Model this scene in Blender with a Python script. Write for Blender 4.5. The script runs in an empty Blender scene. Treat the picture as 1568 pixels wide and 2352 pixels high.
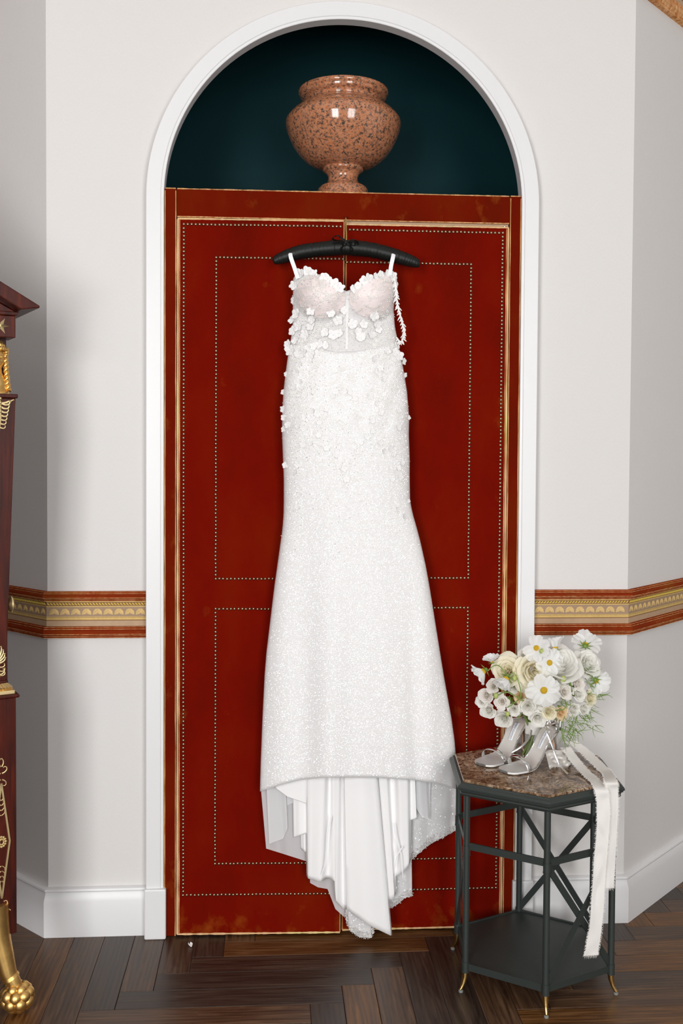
import bpy, math, random
from mathutils import Vector, Matrix
random.seed(7)
sc = bpy.context.scene
COL = sc.collection
PI = math.pi

# ------------------------------------------------------------------ camera
FPX = 2362.3
YAW, PIT, ROL = .0687, .0303, .0058
CYP = 1116.9
CAM = Vector((-.2173, -3.1109, 1.45))
fw = Vector((math.sin(YAW)*math.cos(PIT), math.cos(YAW)*math.cos(PIT), -math.sin(PIT)))
rt = Vector((math.cos(YAW), -math.sin(YAW), 0))
up = rt.cross(fw)
rt, up = (math.cos(ROL)*rt+math.sin(ROL)*up), (-math.sin(ROL)*rt+math.cos(ROL)*up)
cd = bpy.data.cameras.new('camera')
cd.sensor_fit = 'HORIZONTAL'; cd.sensor_width = 36
cd.lens = FPX/1568*36
cd.shift_y = -(1176-CYP)/1568
cd.clip_start = .05
cam = bpy.data.objects.new('camera', cd); COL.objects.link(cam)
M = Matrix.Identity(4)
for i in range(3):
    M[i][0], M[i][1], M[i][2], M[i][3] = rt[i], up[i], -fw[i], CAM[i]
cam.matrix_world = M
sc.camera = cam

# ------------------------------------------------------------------ world, window light, exposure
w = bpy.data.worlds.new('world'); sc.world = w; w.use_nodes = True
w.node_tree.nodes['Background'].inputs[0].default_value = (.75, .87, 1, 1)
w.node_tree.nodes['Background'].inputs[1].default_value = 1.0
sc.view_settings.view_transform = 'Standard'
sc.view_settings.look = 'None'
sc.view_settings.exposure = 0.06
sc.view_settings.gamma = 1.0
sc.view_settings.use_curve_mapping = False
WINDOWS = [(-1.8, 1.3, 0.5, 2.95), (1.05, 1.3, 0.5, 2.95)]   # centre x, width, sill, head in the wall behind the camera
YB = -4.8
POW = [164, 108]
for (x, ww, z0, z1), P in zip(WINDOWS, POW):
    ld = bpy.data.lights.new('daylight', 'AREA'); ld.shape = 'RECTANGLE'
    ld.size = ww; ld.size_y = z1-z0; ld.energy = P; ld.color = (1, .99, .975)
    lo = bpy.data.objects.new('daylight', ld); COL.objects.link(lo)
    lo.location = (x, YB-.16, (z0+z1)/2); lo.rotation_euler = (PI/2, 0, 0)     # faces +Y through the glass


def at(x, y, Y):
    d = fw+rt*((x-784)/FPX)-up*((y-CYP)/FPX)
    return CAM+d*((Y-CAM.y)/d.y)


# ------------------------------------------------------------------ materials
def nodes(name):
    m = bpy.data.materials.new(name); m.use_nodes = True
    nt = m.node_tree
    return m, nt, nt.nodes['Principled BSDF']


def N(nt, t, **kw):
    n = nt.nodes.new(t)
    for k, v in kw.items():
        if k in n.inputs: n.inputs[k].default_value = v
        else: setattr(n, k, v)
    return n


def ramp(nt, fac, stops, interp='LINEAR'):
    r = nt.nodes.new('ShaderNodeValToRGB'); r.color_ramp.interpolation = interp
    el = r.color_ramp.elements
    while len(el) < len(stops): el.new(.5)
    for e, (p, c) in zip(el, stops):
        e.position = p; e.color = (*c, 1) if len(c) == 3 else c
    nt.links.new(fac, r.inputs[0])
    return r.outputs[0]


def coords(nt, scale=(1, 1, 1), kind='Object'):
    tc = nt.nodes.new('ShaderNodeTexCoord'); mp = nt.nodes.new('ShaderNodeMapping')
    mp.inputs['Scale'].default_value = scale
    nt.links.new(tc.outputs[kind], mp.inputs[0])
    return mp.outputs[0]


def bump(nt, p, h, strength=.2, dist=.002):
    b = N(nt, 'ShaderNodeBump', Strength=strength, Distance=dist)
    nt.links.new(h, b.inputs['Height']); nt.links.new(b.outputs[0], p.inputs['Normal'])


def mix(nt, fac, a, b):
    m = nt.nodes.new('ShaderNodeMix'); m.data_type = 'RGBA'
    for sock, v in ((m.inputs[0], fac), (m.inputs[6], a), (m.inputs[7], b)):
        if isinstance(v, (float, int)): sock.default_value = v
        elif isinstance(v, tuple): sock.default_value = (*v, 1)
        else: nt.links.new(v, sock)
    return m.outputs[2]


def plain(name, col, rough=.5, metal=0, coat=0, spec=.5, bumpy=0, bscale=60, vary=0):
    m, nt, p = nodes(name)
    p.inputs['Base Color'].default_value = (*col, 1)
    p.inputs['Roughness'].default_value = rough; p.inputs['Metallic'].default_value = metal
    p.inputs['Coat Weight'].default_value = coat; p.inputs['Specular IOR Level'].default_value = spec
    if bumpy or vary:
        c = coords(nt); n = N(nt, 'ShaderNodeTexNoise', Scale=bscale, Detail=4.0)
        nt.links.new(c, n.inputs['Vector'])
        if bumpy: bump(nt, p, n.outputs[0], bumpy, .002)
        if vary:
            o = ramp(nt, n.outputs[0], [(.3, tuple(x*(1-vary) for x in col)), (.7, tuple(min(1, x*(1+vary)) for x in col))])
            nt.links.new(o, p.inputs['Base Color'])
    return m


def sheer(name, col, alpha, rough=.7, glit=False):
    """thin see-through cloth"""
    m, nt, p = nodes(name)
    p.inputs['Base Color'].default_value = (*col, 1); p.inputs['Roughness'].default_value = rough
    p.inputs['Specular IOR Level'].default_value = .2
    if glit: glitter(nt, p)
    tr = N(nt, 'ShaderNodeBsdfTransparent'); mx = N(nt, 'ShaderNodeMixShader'); mx.inputs[0].default_value = alpha
    nt.links.new(tr.outputs[0], mx.inputs[1]); nt.links.new(p.outputs[0], mx.inputs[2])
    nt.links.new(mx.outputs[0], nt.nodes['Material Output'].inputs[0])
    return m


def glitter(nt, p, scale=420, amount=.5):
    """every tiny flake of the finish lies at its own tilt, over plain white cloth"""
    c = coords(nt)
    v = N(nt, 'ShaderNodeTexVoronoi', Scale=scale); nt.links.new(c, v.inputs['Vector'])
    g = N(nt, 'ShaderNodeNewGeometry')
    sub = N(nt, 'ShaderNodeVectorMath', operation='SUBTRACT'); sub.inputs[1].default_value = (.5, .5, .5)
    nt.links.new(v.outputs['Color'], sub.inputs[0])
    sc_ = N(nt, 'ShaderNodeVectorMath', operation='SCALE'); sc_.inputs['Scale'].default_value = 1.3
    nt.links.new(sub.outputs[0], sc_.inputs[0])
    ad = N(nt, 'ShaderNodeVectorMath', operation='ADD'); nt.links.new(g.outputs['Normal'], ad.inputs[0]); nt.links.new(sc_.outputs[0], ad.inputs[1])
    no = N(nt, 'ShaderNodeVectorMath', operation='NORMALIZE'); nt.links.new(ad.outputs[0], no.inputs[0])
    p.inputs['Coat Weight'].default_value = amount
    p.inputs['Coat IOR'].default_value = 2.0; p.inputs['Coat Roughness'].default_value = .16
    nt.links.new(no.outputs[0], p.inputs['Coat Normal'])


def velvet(name, base, worn, lo=.56, hi=.78, vscale=(9, 9, 3), rub=False):
    """cut pile: mottled nap, bald patches; rub=True wears the foot and the hinge edge of a door"""
    m, nt, p = nodes(name)
    c = coords(nt, vscale, 'Object')
    n1 = N(nt, 'ShaderNodeTexNoise', Scale=1.3, Detail=7.0, Roughness=.62); nt.links.new(c, n1.inputs['Vector'])
    n2 = N(nt, 'ShaderNodeTexNoise', Scale=1.0, Detail=6.0, Roughness=.6); nt.links.new(coords(nt, (4, 4, 2.2)), n2.inputs['Vector'])
    tone = ramp(nt, n2.outputs[0], [(.28, (base[0]*.70, base[1]*1.0, base[2])), (.5, base), (.74, (base[0]*1.12, base[1]*2.4, base[2]*1.6))])
    val = n1.outputs[0]
    if rub:
        tc = N(nt, 'ShaderNodeTexCoord'); sp = N(nt, 'ShaderNodeSeparateXYZ'); nt.links.new(tc.outputs['Object'], sp.inputs[0])
        for axis, w_, k in (('Z', .12, .22), ('X', .04, .14)):
            mr = N(nt, 'ShaderNodeMapRange'); mr.inputs[1].default_value = 0; mr.inputs[2].default_value = w_; mr.inputs[3].default_value = k; mr.inputs[4].default_value = 0
            nt.links.new(sp.outputs[axis], mr.inputs[0])
            ad = N(nt, 'ShaderNodeMath', operation='ADD'); nt.links.new(val, ad.inputs[0]); nt.links.new(mr.outputs[0], ad.inputs[1]); val = ad.outputs[0]
    f = N(nt, 'ShaderNodeMapRange'); f.inputs[1].default_value = lo; f.inputs[2].default_value = hi
    nt.links.new(val, f.inputs[0])
    nt.links.new(mix(nt, f.outputs[0], tone, worn), p.inputs['Base Color'])
    p.inputs['Roughness'].default_value = .9; p.inputs['Specular IOR Level'].default_value = .03
    p.inputs['Sheen Weight'].default_value = .16; p.inputs['Sheen Roughness'].default_value = .35
    p.inputs['Sheen Tint'].default_value = (1, .22, .04, 1)
    n3 = N(nt, 'ShaderNodeTexNoise', Scale=900.0, Detail=2.0); nt.links.new(coords(nt), n3.inputs['Vector'])
    bump(nt, p, n3.outputs[0], .25, .001)
    return m


MT = {}
def wall_mat():
    m, nt, p = nodes('wall_paper')
    p.inputs['Roughness'].default_value = .8; p.inputs['Specular IOR Level'].default_value = .2
    c = coords(nt, (700, 700, 140)); n = N(nt, 'ShaderNodeTexNoise', Scale=1.0, Detail=2.0); nt.links.new(c, n.inputs['Vector'])
    c2 = coords(nt, (140, 140, 700)); n2 = N(nt, 'ShaderNodeTexNoise', Scale=1.0, Detail=2.0); nt.links.new(c2, n2.inputs['Vector'])
    ad = N(nt, 'ShaderNodeMath', operation='ADD'); nt.links.new(n.outputs[0], ad.inputs[0]); nt.links.new(n2.outputs[0], ad.inputs[1])
    nt.links.new(ramp(nt, n.outputs[0], [(.3, (.690, .669, .652)), (.7, (.725, .705, .689))]), p.inputs['Base Color'])
    bump(nt, p, ad.outputs[0], .12, .0006)
    return m


def wood_floor():
    m, nt, p = nodes('oak_plank')
    oi = N(nt, 'ShaderNodeObjectInfo')
    tc = N(nt, 'ShaderNodeTexCoord')
    off = N(nt, 'ShaderNodeVectorMath', operation='SCALE'); off.inputs[0].default_value = (3, 7, 11); nt.links.new(oi.outputs['Random'], off.inputs['Scale'])
    ad = N(nt, 'ShaderNodeVectorMath', operation='ADD'); nt.links.new(tc.outputs['Object'], ad.inputs[0]); nt.links.new(off.outputs[0], ad.inputs[1])
    mp = N(nt, 'ShaderNodeMapping'); mp.inputs['Scale'].default_value = (2.2, 26, 26); nt.links.new(ad.outputs[0], mp.inputs[0])
    n = N(nt, 'ShaderNodeTexNoise', Scale=2.2, Detail=9.0, Roughness=.62, Distortion=1.1); nt.links.new(mp.outputs[0], n.inputs['Vector'])
    mp2 = N(nt, 'ShaderNodeMapping'); mp2.inputs['Scale'].default_value = (1.1, 9, 9); nt.links.new(ad.outputs[0], mp2.inputs[0])
    wv = N(nt, 'ShaderNodeTexWave', Scale=2.6, Distortion=6.0, Detail=3.0, bands_direction='Y'); wv.inputs['Detail Scale'].default_value = 1.2
    nt.links.new(mp2.outputs[0], wv.inputs['Vector'])
    a = ramp(nt, n.outputs[0], [(.28, (.016, .008, .005)), (.5, (.085, .042, .021)), (.72, (.20, .115, .065))])
    b = ramp(nt, wv.outputs[0], [(.2, (.045, .022, .011)), (.9, (.13, .070, .036))])
    k = mix(nt, .30, a, b)
    hs = N(nt, 'ShaderNodeHueSaturation'); nt.links.new(k, hs.inputs['Color'])
    mr = N(nt, 'ShaderNodeMapRange'); mr.inputs[3].default_value = .42; mr.inputs[4].default_value = 1.55; nt.links.new(oi.outputs['Random'], mr.inputs[0])
    nt.links.new(mr.outputs[0], hs.inputs['Value']); ms = N(nt, 'ShaderNodeMapRange'); ms.inputs[3].default_value = .8; ms.inputs[4].default_value = 1.3; nt.links.new(oi.outputs['Random'], ms.inputs[0]); nt.links.new(ms.outputs[0], hs.inputs['Saturation'])
    nt.links.new(hs.outputs[0], p.inputs['Base Color'])
    r = ramp(nt, n.outputs[0], [(.3, (.34,)*3), (.7, (.50,)*3)]); nt.links.new(r, p.inputs['Roughness'])
    bump(nt, p, n.outputs[0], .14, .0012)
    return m


def granite():
    m, nt, p = nodes('pink_granite')
    c = coords(nt)
    v = N(nt, 'ShaderNodeTexVoronoi', Scale=240.0); nt.links.new(c, v.inputs['Vector'])
    n = N(nt, 'ShaderNodeTexNoise', Scale=105.0, Detail=7.0, Roughness=.8); nt.links.new(c, n.inputs['Vector'])
    sep = N(nt, 'ShaderNodeSeparateColor'); nt.links.new(v.outputs['Color'], sep.inputs[0])
    a = ramp(nt, sep.outputs[0], [(0, (.44, .15, .065)), (.4, (.56, .22, .10)), (.75, (.50, .24, .14)), (1, (.28, .13, .08))])
    dk = ramp(nt, n.outputs[0], [(.50, (0, 0, 0)), (.58, (1, 1, 1))])
    nt.links.new(mix(nt, dk, a, (.055, .048, .040)), p.inputs['Base Color'])
    p.inputs['Roughness'].default_value = .12; p.inputs['Coat Weight'].default_value = .3; p.inputs['Coat Roughness'].default_value = .04
    return m


def marble():
    m, nt, p = nodes('brown_marble')
    c = coords(nt)
    n = N(nt, 'ShaderNodeTexNoise', Scale=17.0, Detail=9.0, Roughness=.68, Distortion=3.2); nt.links.new(c, n.inputs['Vector'])
    ds = N(nt, 'ShaderNodeTexNoise', Scale=40.0, Detail=4.0); nt.links.new(c, ds.inputs['Vector'])
    v = N(nt, 'ShaderNodeTexVoronoi', feature='DISTANCE_TO_EDGE', Scale=85.0); nt.links.new(mix(nt, .05, c, ds.outputs['Color']), v.inputs['Vector'])
    big = N(nt, 'ShaderNodeTexNoise', Scale=11.0, Detail=3.0); nt.links.new(c, big.inputs['Vector'])
    a = ramp(nt, n.outputs[0], [(.34, (.022, .010, .005)), (.46, (.10, .050, .024)), (.56, (.24, .145, .080)), (.66, (.56, .43, .31))])
    e = ramp(nt, v.outputs['Distance'], [(.0, (1, 1, 1)), (.06, (.4,)*3), (.2, (0, 0, 0))])
    k = N(nt, 'ShaderNodeMath', operation='MULTIPLY'); nt.links.new(e, k.inputs[0]); nt.links.new(ramp(nt, big.outputs[0], [(.42, (.08,)*3), (.62, (.95,)*3)]), k.inputs[1])
    nt.links.new(mix(nt, k.outputs[0], a, (.62, .47, .34)), p.inputs['Base Color'])
    p.inputs['Roughness'].default_value = .09
    return m


def mahogany():
    m, nt, p = nodes('mahogany')
    c = coords(nt, (45, 45, 3)); n = N(nt, 'ShaderNodeTexNoise', Scale=1.6, Detail=6.0, Roughness=.6, Distortion=.4); nt.links.new(c, n.inputs['Vector'])
    nt.links.new(ramp(nt, n.outputs[0], [(.3, (.016, .002, .0008)), (.55, (.062, .006, .0013)), (.8, (.14, .018, .003))]), p.inputs['Base Color'])
    p.inputs['Roughness'].default_value = .38; p.inputs['Specular IOR Level'].default_value = .3; p.inputs['Coat Weight'].default_value = .15; p.inputs['Coat Roughness'].default_value = .15
    return m


def dress_mat(name, col, gl=.0, bs=0):
    m, nt, p = nodes(name)
    p.inputs['Base Color'].default_value = (*col, 1); p.inputs['Roughness'].default_value = .75
    p.inputs['Specular IOR Level'].default_value = .25; p.inputs['Sheen Weight'].default_value = .1
    if gl: glitter(nt, p, 640, gl)
    elif bs:
        n = N(nt, 'ShaderNodeTexNoise', Scale=bs, Detail=3.0); nt.links.new(coords(nt), n.inputs['Vector']); bump(nt, p, n.outputs[0], .25, .002)
    return m


MT['wall'] = wall_mat()
MT['white'] = plain('white_paint', (.755, .755, .76), .35)
MT['ceiling'] = plain('ceiling_paint', (.80, .79, .78), .8)
MT['teal'] = plain('teal_paint', (.0040, .0290, .0340), .5, spec=.08, bumpy=.1, bscale=300)
MT['velvet'] = velvet('red_velvet', (.154, .0040, .0007), (.30, .070, .008), .66, 1.12, (13, 13, 10), True)
MT['velvet_frame'] = velvet('red_velvet_frame', (.135, .0066, .0010), (.36, .10, .015), .60, 1.05, (9, 9, 6))
MT['worn'] = velvet('worn_velvet_edge', (.42, .13, .03), (.74, .44, .22), .35, .62, (60, 60, 9))
MT['pale'] = velvet('bald_velvet_edge', (.70, .40, .19), (.80, .55, .33), .4, .7, (60, 60, 9))
MT['moulding'] = velvet('russet_velvet', (.22, .026, .006), (.46, .16, .045), .58, .95, (8, 8, 40))
MT['brass_nail'] = plain('antique_brass', (.36, .29, .19), .27, 1)
MT['brass'] = plain('brass', (.70, .47, .17), .22, 1)
MT['gilt'] = plain('gilding', (.80, .52, .18), .40, 1, bumpy=.06, bscale=70, vary=.10)
MT['gilt_pale'] = plain('pale_gilding', (.82, .64, .34), .42, 1, bumpy=.06, bscale=90)
MT['steel'] = plain('steel', (.75, .75, .75), .25, 1)
MT['gold_print'] = plain('gold_print', (.62, .42, .13), .6, vary=.1, bscale=120)
MT['shell_print'] = plain('shell_print', (.66, .45, .18), .6, vary=.16, bscale=150)
MT['tan_print'] = plain('tan_print', (.46, .31, .19), .7, vary=.05)
MT['taupe_print'] = plain('taupe_print', (.36, .24, .15), .7)
MT['brown_print'] = plain('brown_print', (.26, .12, .045), .7)
MT['yellow_print'] = plain('yellow_print', (.72, .52, .09), .6)
MT['floor'] = wood_floor()
MT['dark'] = plain('dark_gap', (.012, .008, .006), .9)
MT['granite'] = granite()
MT['marble'] = marble()
MT['iron'] = plain('grey_green_metal', (.042, .052, .048), .42, .35, bumpy=.05, bscale=200)
MT['glide'] = plain('grey_glide', (.22, .23, .22), .6)
MT['mahogany'] = mahogany()
MT['satin_black'] = plain('black_satin', (.006, .007, .006), .45, spec=.3, bumpy=.25, bscale=60)
MT['satin_white'] = plain('white_satin', (.91, .905, .905), .4, spec=.3)
MT['skirt'] = dress_mat('glitter_cloth', (.865, .86, .86), .9)
MT['lace'] = dress_mat('lace_white', (.85, .84, .83), 0, 300)
MT['petal_cloth'] = dress_mat('organza_white', (.86, .855, .85), 0, 200)
MT['thread'] = plain('ivory_thread', (.86, .84, .81), .6)
MT['sequin'] = plain('sequin', (.93, .92, .91), .15, .6)
MT['cup'] = dress_mat('blush_cup', (.90, .80, .785), .12)
MT['mesh'] = sheer('sheer_mesh', (.84, .825, .825), .82)
MT['tulle'] = sheer('tulle', (.90, .905, .92), .56)
MT['tulle_glitter'] = sheer('glitter_tulle', (.84, .845, .85), .80, glit=True)
MT['elastic'] = plain('white_elastic', (.88, .88, .90), .5)
def petal_mat(name, col):
    m, nt, p = nodes(name)
    p.inputs['Base Color'].default_value = (*col, 1); p.inputs['Roughness'].default_value = .6; p.inputs['Specular IOR Level'].default_value = .2
    tl = N(nt, 'ShaderNodeBsdfTranslucent'); tl.inputs[0].default_value = (*col, 1)
    mx = N(nt, 'ShaderNodeMixShader'); mx.inputs[0].default_value = .48
    nt.links.new(p.outputs[0], mx.inputs[1]); nt.links.new(tl.outputs[0], mx.inputs[2]); nt.links.new(mx.outputs[0], nt.nodes['Material Output'].inputs[0])
    return m
MT['rose_white'] = petal_mat('rose_white', (.975, .968, .93))
MT['rose_cream'] = petal_mat('rose_cream', (.975, .935, .78))
MT['rose_blush'] = petal_mat('rose_blush', (.97, .94, .90))
MT['rose_peach'] = petal_mat('rose_peach', (.96, .80, .56))
MT['cosmos'] = petal_mat('cosmos_white', (.97, .975, .97))
MT['pollen'] = plain('pollen_yellow', (.88, .56, .03), .8, bumpy=.8, bscale=600)
MT['leaf'] = plain('leaf_green', (.16, .27, .045), .5, vary=.3, bscale=50)
MT['bud'] = plain('bud_green', (.40, .46, .14), .5, vary=.25, bscale=200)
MT['stem'] = plain('stem_green', (.17, .24, .06), .45, vary=.25, bscale=30)
MT['ribbon'] = sheer('silk_ribbon', (.86, .835, .80), .86)
MT['fray'] = plain('ribbon_thread', (.84, .81, .77), .7)
MT['silver'] = plain('silver_leather', (.80, .80, .80), .16, 1)
MT['silver_glitter'] = plain('silver_glitter', (.78, .77, .75), .42, .45, bumpy=.6, bscale=900)
MT['insole'] = plain('insole_leather', (.72, .69, .65), .34, .25)
MT['label'] = plain('label_white', (.84, .86, .90), .5)
MT['ink'] = plain('grey_ink', (.22, .23, .26), .6)
MT['nude'] = plain('nude_leather', (.60, .38, .27), .45)


# ------------------------------------------------------------------ mesh building
class MB:
    def __init__(s): s.v = []; s.f = []; s.m = []
    def add(s, vs, fs, mi=0):
        o = len(s.v); s.v += [tuple(v) for v in vs]; s.f += [tuple(i+o for i in f) for f in fs]; s.m += [mi]*len(fs)
        return s
    def box(s, a, b, mi=0):
        x0, y0, z0 = a; x1, y1, z1 = b
        return s.add([(x0, y0, z0), (x1, y0, z0), (x1, y1, z0), (x0, y1, z0), (x0, y0, z1), (x1, y0, z1), (x1, y1, z1), (x0, y1, z1)],
                     [(0, 3, 2, 1), (4, 5, 6, 7), (0, 1, 5, 4), (1, 2, 6, 5), (2, 3, 7, 6), (3, 0, 4, 7)], mi)
    def bar(s, p, q, wd, ht, upv=(0, 0, 1)):
        """flat rectangular bar from p to q"""
        p, q = Vector(p), Vector(q); d = (q-p).normalized(); u = Vector(upv)
        a = d.cross(u).normalized(); b = a.cross(d)
        vs = []
        for c in (p, q):
            for i, j in ((-1, -1), (1, -1), (1, 1), (-1, 1)): vs.append(c+a*(wd/2*i)+b*(ht/2*j))
        return s.add(vs, [(3, 2, 1, 0), (4, 5, 6, 7), (0, 1, 5, 4), (1, 2, 6, 5), (2, 3, 7, 6), (3, 0, 4, 7)])
    def tube(s, pts, r, n=8, caps=True, flat=1.0, upv=None, mi=0):
        pts = [Vector(p) for p in pts]; k = len(pts)
        rs = r if isinstance(r, (list, tuple)) else [r]*k
        t0 = (pts[1]-pts[0]).normalized()
        a = Vector(upv) if upv else (Vector((0, 0, 1)) if abs(t0.z) < .9 else Vector((1, 0, 0)))
        vs = []
        for i in range(k):
            t = (pts[min(i+1, k-1)]-pts[max(i-1, 0)])
            t = t.normalized() if t.length > 1e-9 else t0
            a = (a-t*a.dot(t)); a = a.normalized() if a.length > 1e-6 else t.orthogonal().normalized()
            b = t.cross(a)
            for j in range(n):
                th = 2*PI*j/n; vs.append(pts[i]+a*(rs[i]*flat*math.cos(th))+b*(rs[i]*math.sin(th)))
        fs = [(i*n+j, i*n+(j+1) % n, (i+1)*n+(j+1) % n, (i+1)*n+j) for i in range(k-1) for j in range(n)]
        if caps: fs += [tuple(reversed(range(n))), tuple(range((k-1)*n, k*n))]
        return s.add(vs, fs, mi)
    def lathe(s, prof, n=48, c=(0, 0, 0), mi=0):
        vs = [(c[0]+r*math.cos(2*PI*j/n), c[1]+r*math.sin(2*PI*j/n), c[2]+z) for r, z in prof for j in range(n)]
        k = len(prof)
        fs = [(i*n+j, i*n+(j+1) % n, (i+1)*n+(j+1) % n, (i+1)*n+j) for i in range(k-1) for j in range(n)]
        fs += [tuple(reversed(range(n))), tuple(range((k-1)*n, k*n))]
        return s.add(vs, fs, mi)
    def ball(s, c, r, nu=12, nv=8, sx=1, sy=1, sz=1, mi=0):
        vs = [(c[0], c[1], c[2]-r*sz)]
        for i in range(1, nv):
            ph = -PI/2+PI*i/nv
            for j in range(nu):
                th = 2*PI*j/nu; vs.append((c[0]+r*sx*math.cos(ph)*math.cos(th), c[1]+r*sy*math.cos(ph)*math.sin(th), c[2]+r*sz*math.sin(ph)))
        vs.append((c[0], c[1], c[2]+r*sz)); L = len(vs)-1
        fs = [(0, 1+(j+1) % nu, 1+j) for j in range(nu)]
        for i in range(nv-2):
            for j in range(nu):
                a = 1+i*nu+j; b = 1+i*nu+(j+1) % nu; fs.append((a, b, b+nu, a+nu))
        o = 1+(nv-2)*nu
        fs += [(o+j, o+(j+1) % nu, L) for j in range(nu)]
        return s.add(vs, fs, mi)
    def grid(s, fn, nu, nv, closeu=False, mi=0):
        vs = [fn(i/nu, j/nv) for j in range(nv+1) for i in range(nu if closeu else nu+1)]
        w_ = nu if closeu else nu+1; fs = []
        for j in range(nv):
            for i in range(nu):
                i2 = (i+1) % w_ if closeu else i+1
                fs.append((j*w_+i, j*w_+i2, (j+1)*w_+i2, (j+1)*w_+i))
        return s.add(vs, fs, mi)
    def prism(s, poly, z0, z1):
        n = len(poly)
        return s.add([(x, y, z0) for x, y in poly]+[(x, y, z1) for x, y in poly],
                     [tuple(reversed(range(n))), tuple(range(n, 2*n))]+[(i, (i+1) % n, n+(i+1) % n, n+i) for i in range(n)])
    def prismY(s, poly, y0, y1):
        """polygon in XZ extruded along Y"""
        n = len(poly)
        return s.add([(x, y0, z) for x, z in poly]+[(x, y1, z) for x, z in poly],
                     [tuple(range(n)), tuple(reversed(range(n, 2*n)))]+[(i, n+i, n+(i+1) % n, (i+1) % n) for i in range(n)])
    def sweep(s, path, prof, side):
        """closed profile (offset from wall, z) carried along a floor-plan path with mitred corners"""
        k, n = len(path), len(prof); vs = []
        P = [Vector(p) for p in path]
        nr = []
        for i in range(k-1):
            d = (P[i+1]-P[i]).normalized(); nr.append(Vector((d.y, -d.x))*side)
        for i in range(k):
            a = nr[max(i-1, 0)]; b = nr[min(i, k-2)]; m = (a+b)/(1+a.dot(b))
            for o, z in prof: q = P[i]+m*o; vs.append((q.x, q.y, z))
        fs = [(i*n+j, i*n+(j+1) % n, (i+1)*n+(j+1) % n, (i+1)*n+j) for i in range(k-1) for j in range(n)]
        fs += [tuple(reversed(range(n))), tuple(range((k-1)*n, k*n))]
        return s.add(vs, fs)
    def build(s, name, mat, parent=None, smooth=40, bevel=0, solid=0, sub=0, norm=True, loc=None):
        me = bpy.data.meshes.new(name); me.from_pydata(s.v, [], s.f)
        mats = mat if isinstance(mat, (list, tuple)) else [mat]
        for q in mats: me.materials.append(MT[q])
        if len(mats) > 1: me.polygons.foreach_set('material_index', s.m)
        if norm:
            import bmesh
            bm = bmesh.new(); bm.from_mesh(me); bmesh.ops.recalc_face_normals(bm, faces=bm.faces); bm.to_mesh(me); bm.free()
        if smooth:
            me.shade_smooth()
            if smooth < 180: me.set_sharp_from_angle(angle=math.radians(smooth))
        me.update()
        return obj(name, me, parent, bevel, solid, sub)


def obj(name, me, parent=None, bevel=0, solid=0, sub=0):
    o = bpy.data.objects.new(name, me); COL.objects.link(o)
    if parent: o.parent = parent
    if solid:
        q = o.modifiers.new('solid', 'SOLIDIFY'); q.thickness = solid; q.offset = 0
    if bevel:
        q = o.modifiers.new('bevel', 'BEVEL'); q.width = bevel; q.segments = 2; q.limit_method = 'ANGLE'; q.angle_limit = math.radians(50)
    if sub:
        q = o.modifiers.new('sub', 'SUBSURF'); q.levels = sub; q.render_levels = sub
    return o


def thing(name, label, cat, loc=(0, 0, 0), rz=0):
    o = bpy.data.objects.new(name, None); COL.objects.link(o); o.location = loc; o.rotation_euler = (0, 0, rz)
    o.empty_display_size = .05
    o['label'] = label; o['category'] = cat
    return o


def struct(o, label=None, cat=None):
    o['kind'] = 'structure'
    if label: o['label'] = label
    if cat: o['category'] = cat
    return o


def stuff(o): o['kind'] = 'stuff'; return o


def sm(t): t = max(0., min(1., t)); return t*t*(3-2*t)


def interp(tab, x):
    if x <= tab[0][0]: return tab[0][1]
    for (a, b), (c, d) in zip(tab, tab[1:]):
        if x <= c: return b+(d-b)*(x-a)/(c-a)
    return tab[-1][1]


# ------------------------------------------------------------------ the setting
XL, XR, ZC = -.8805, .888, 4.3
DW = .72                                   # how far the canted sides run back
LP = [(-.585, 0), (XL, 0), (XL-DW, DW), (-3.2, DW)]    # left run of wall, going away from the arch
RP = [(.585, 0), (XR, 0), (XR+DW, DW), (3.2, DW)]
RI, RO, ZS = .533, .585, 2.205             # arch: inner and outer radius, springing height
RW = .548

slab = MB().box((-3.2, YB, -.06), (3.2, DW, -.004)).build('floor', 'dark', smooth=0)
struct(slab, 'dark oak herringbone plank floor', 'floor')
PL, PW = .6, .09
bvl = .0011
def plank_mesh():
    g = .0004; x0, x1, y0, y1 = g, PL-g, -PW/2+g, PW/2-g
    m = MB(); vs = []
    for z, i in ((-.012, 0), (-bvl, 0), (0, bvl)):
        vs += [(x0+i, y0+i, z), (x1-i, y0+i, z), (x1-i, y1-i, z), (x0+i, y1-i, z)]
    fs = [(8, 9, 10, 11)]
    for k in (0, 4): fs += [(k+j, k+(j+1) % 4, k+4+(j+1) % 4, k+4+j) for j in range(4)]
    m.add(vs, fs)
    me = bpy.data.meshes.new('plank'); me.from_pydata(m.v, [], m.f); me.materials.append(MT['floor']); return me
pm = plank_mesh(); npl = 0
for a in range(-40, 60):
    for b in range(-8, 9):
        ox, oy = -.349-PW*a+PL*b, -.166-PW*a-PL*b
        for hv in (0, 1):
            cx, cy = (ox+PL/2, oy+PW/2) if hv == 0 else (ox-PW/2, oy+PL/2)
            if -1.95 < cx < 2.15 and -1.75 < cy < .62 and not (abs(cx) < .35 and cy > .42):
                o = obj('plank', pm, slab); npl += 1
                if hv == 0: o.location = (ox, oy+PW/2, 0)
                else: o.location = (ox-PW/2, oy, 0); o.rotation_euler = (0, 0, PI/2)

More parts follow.
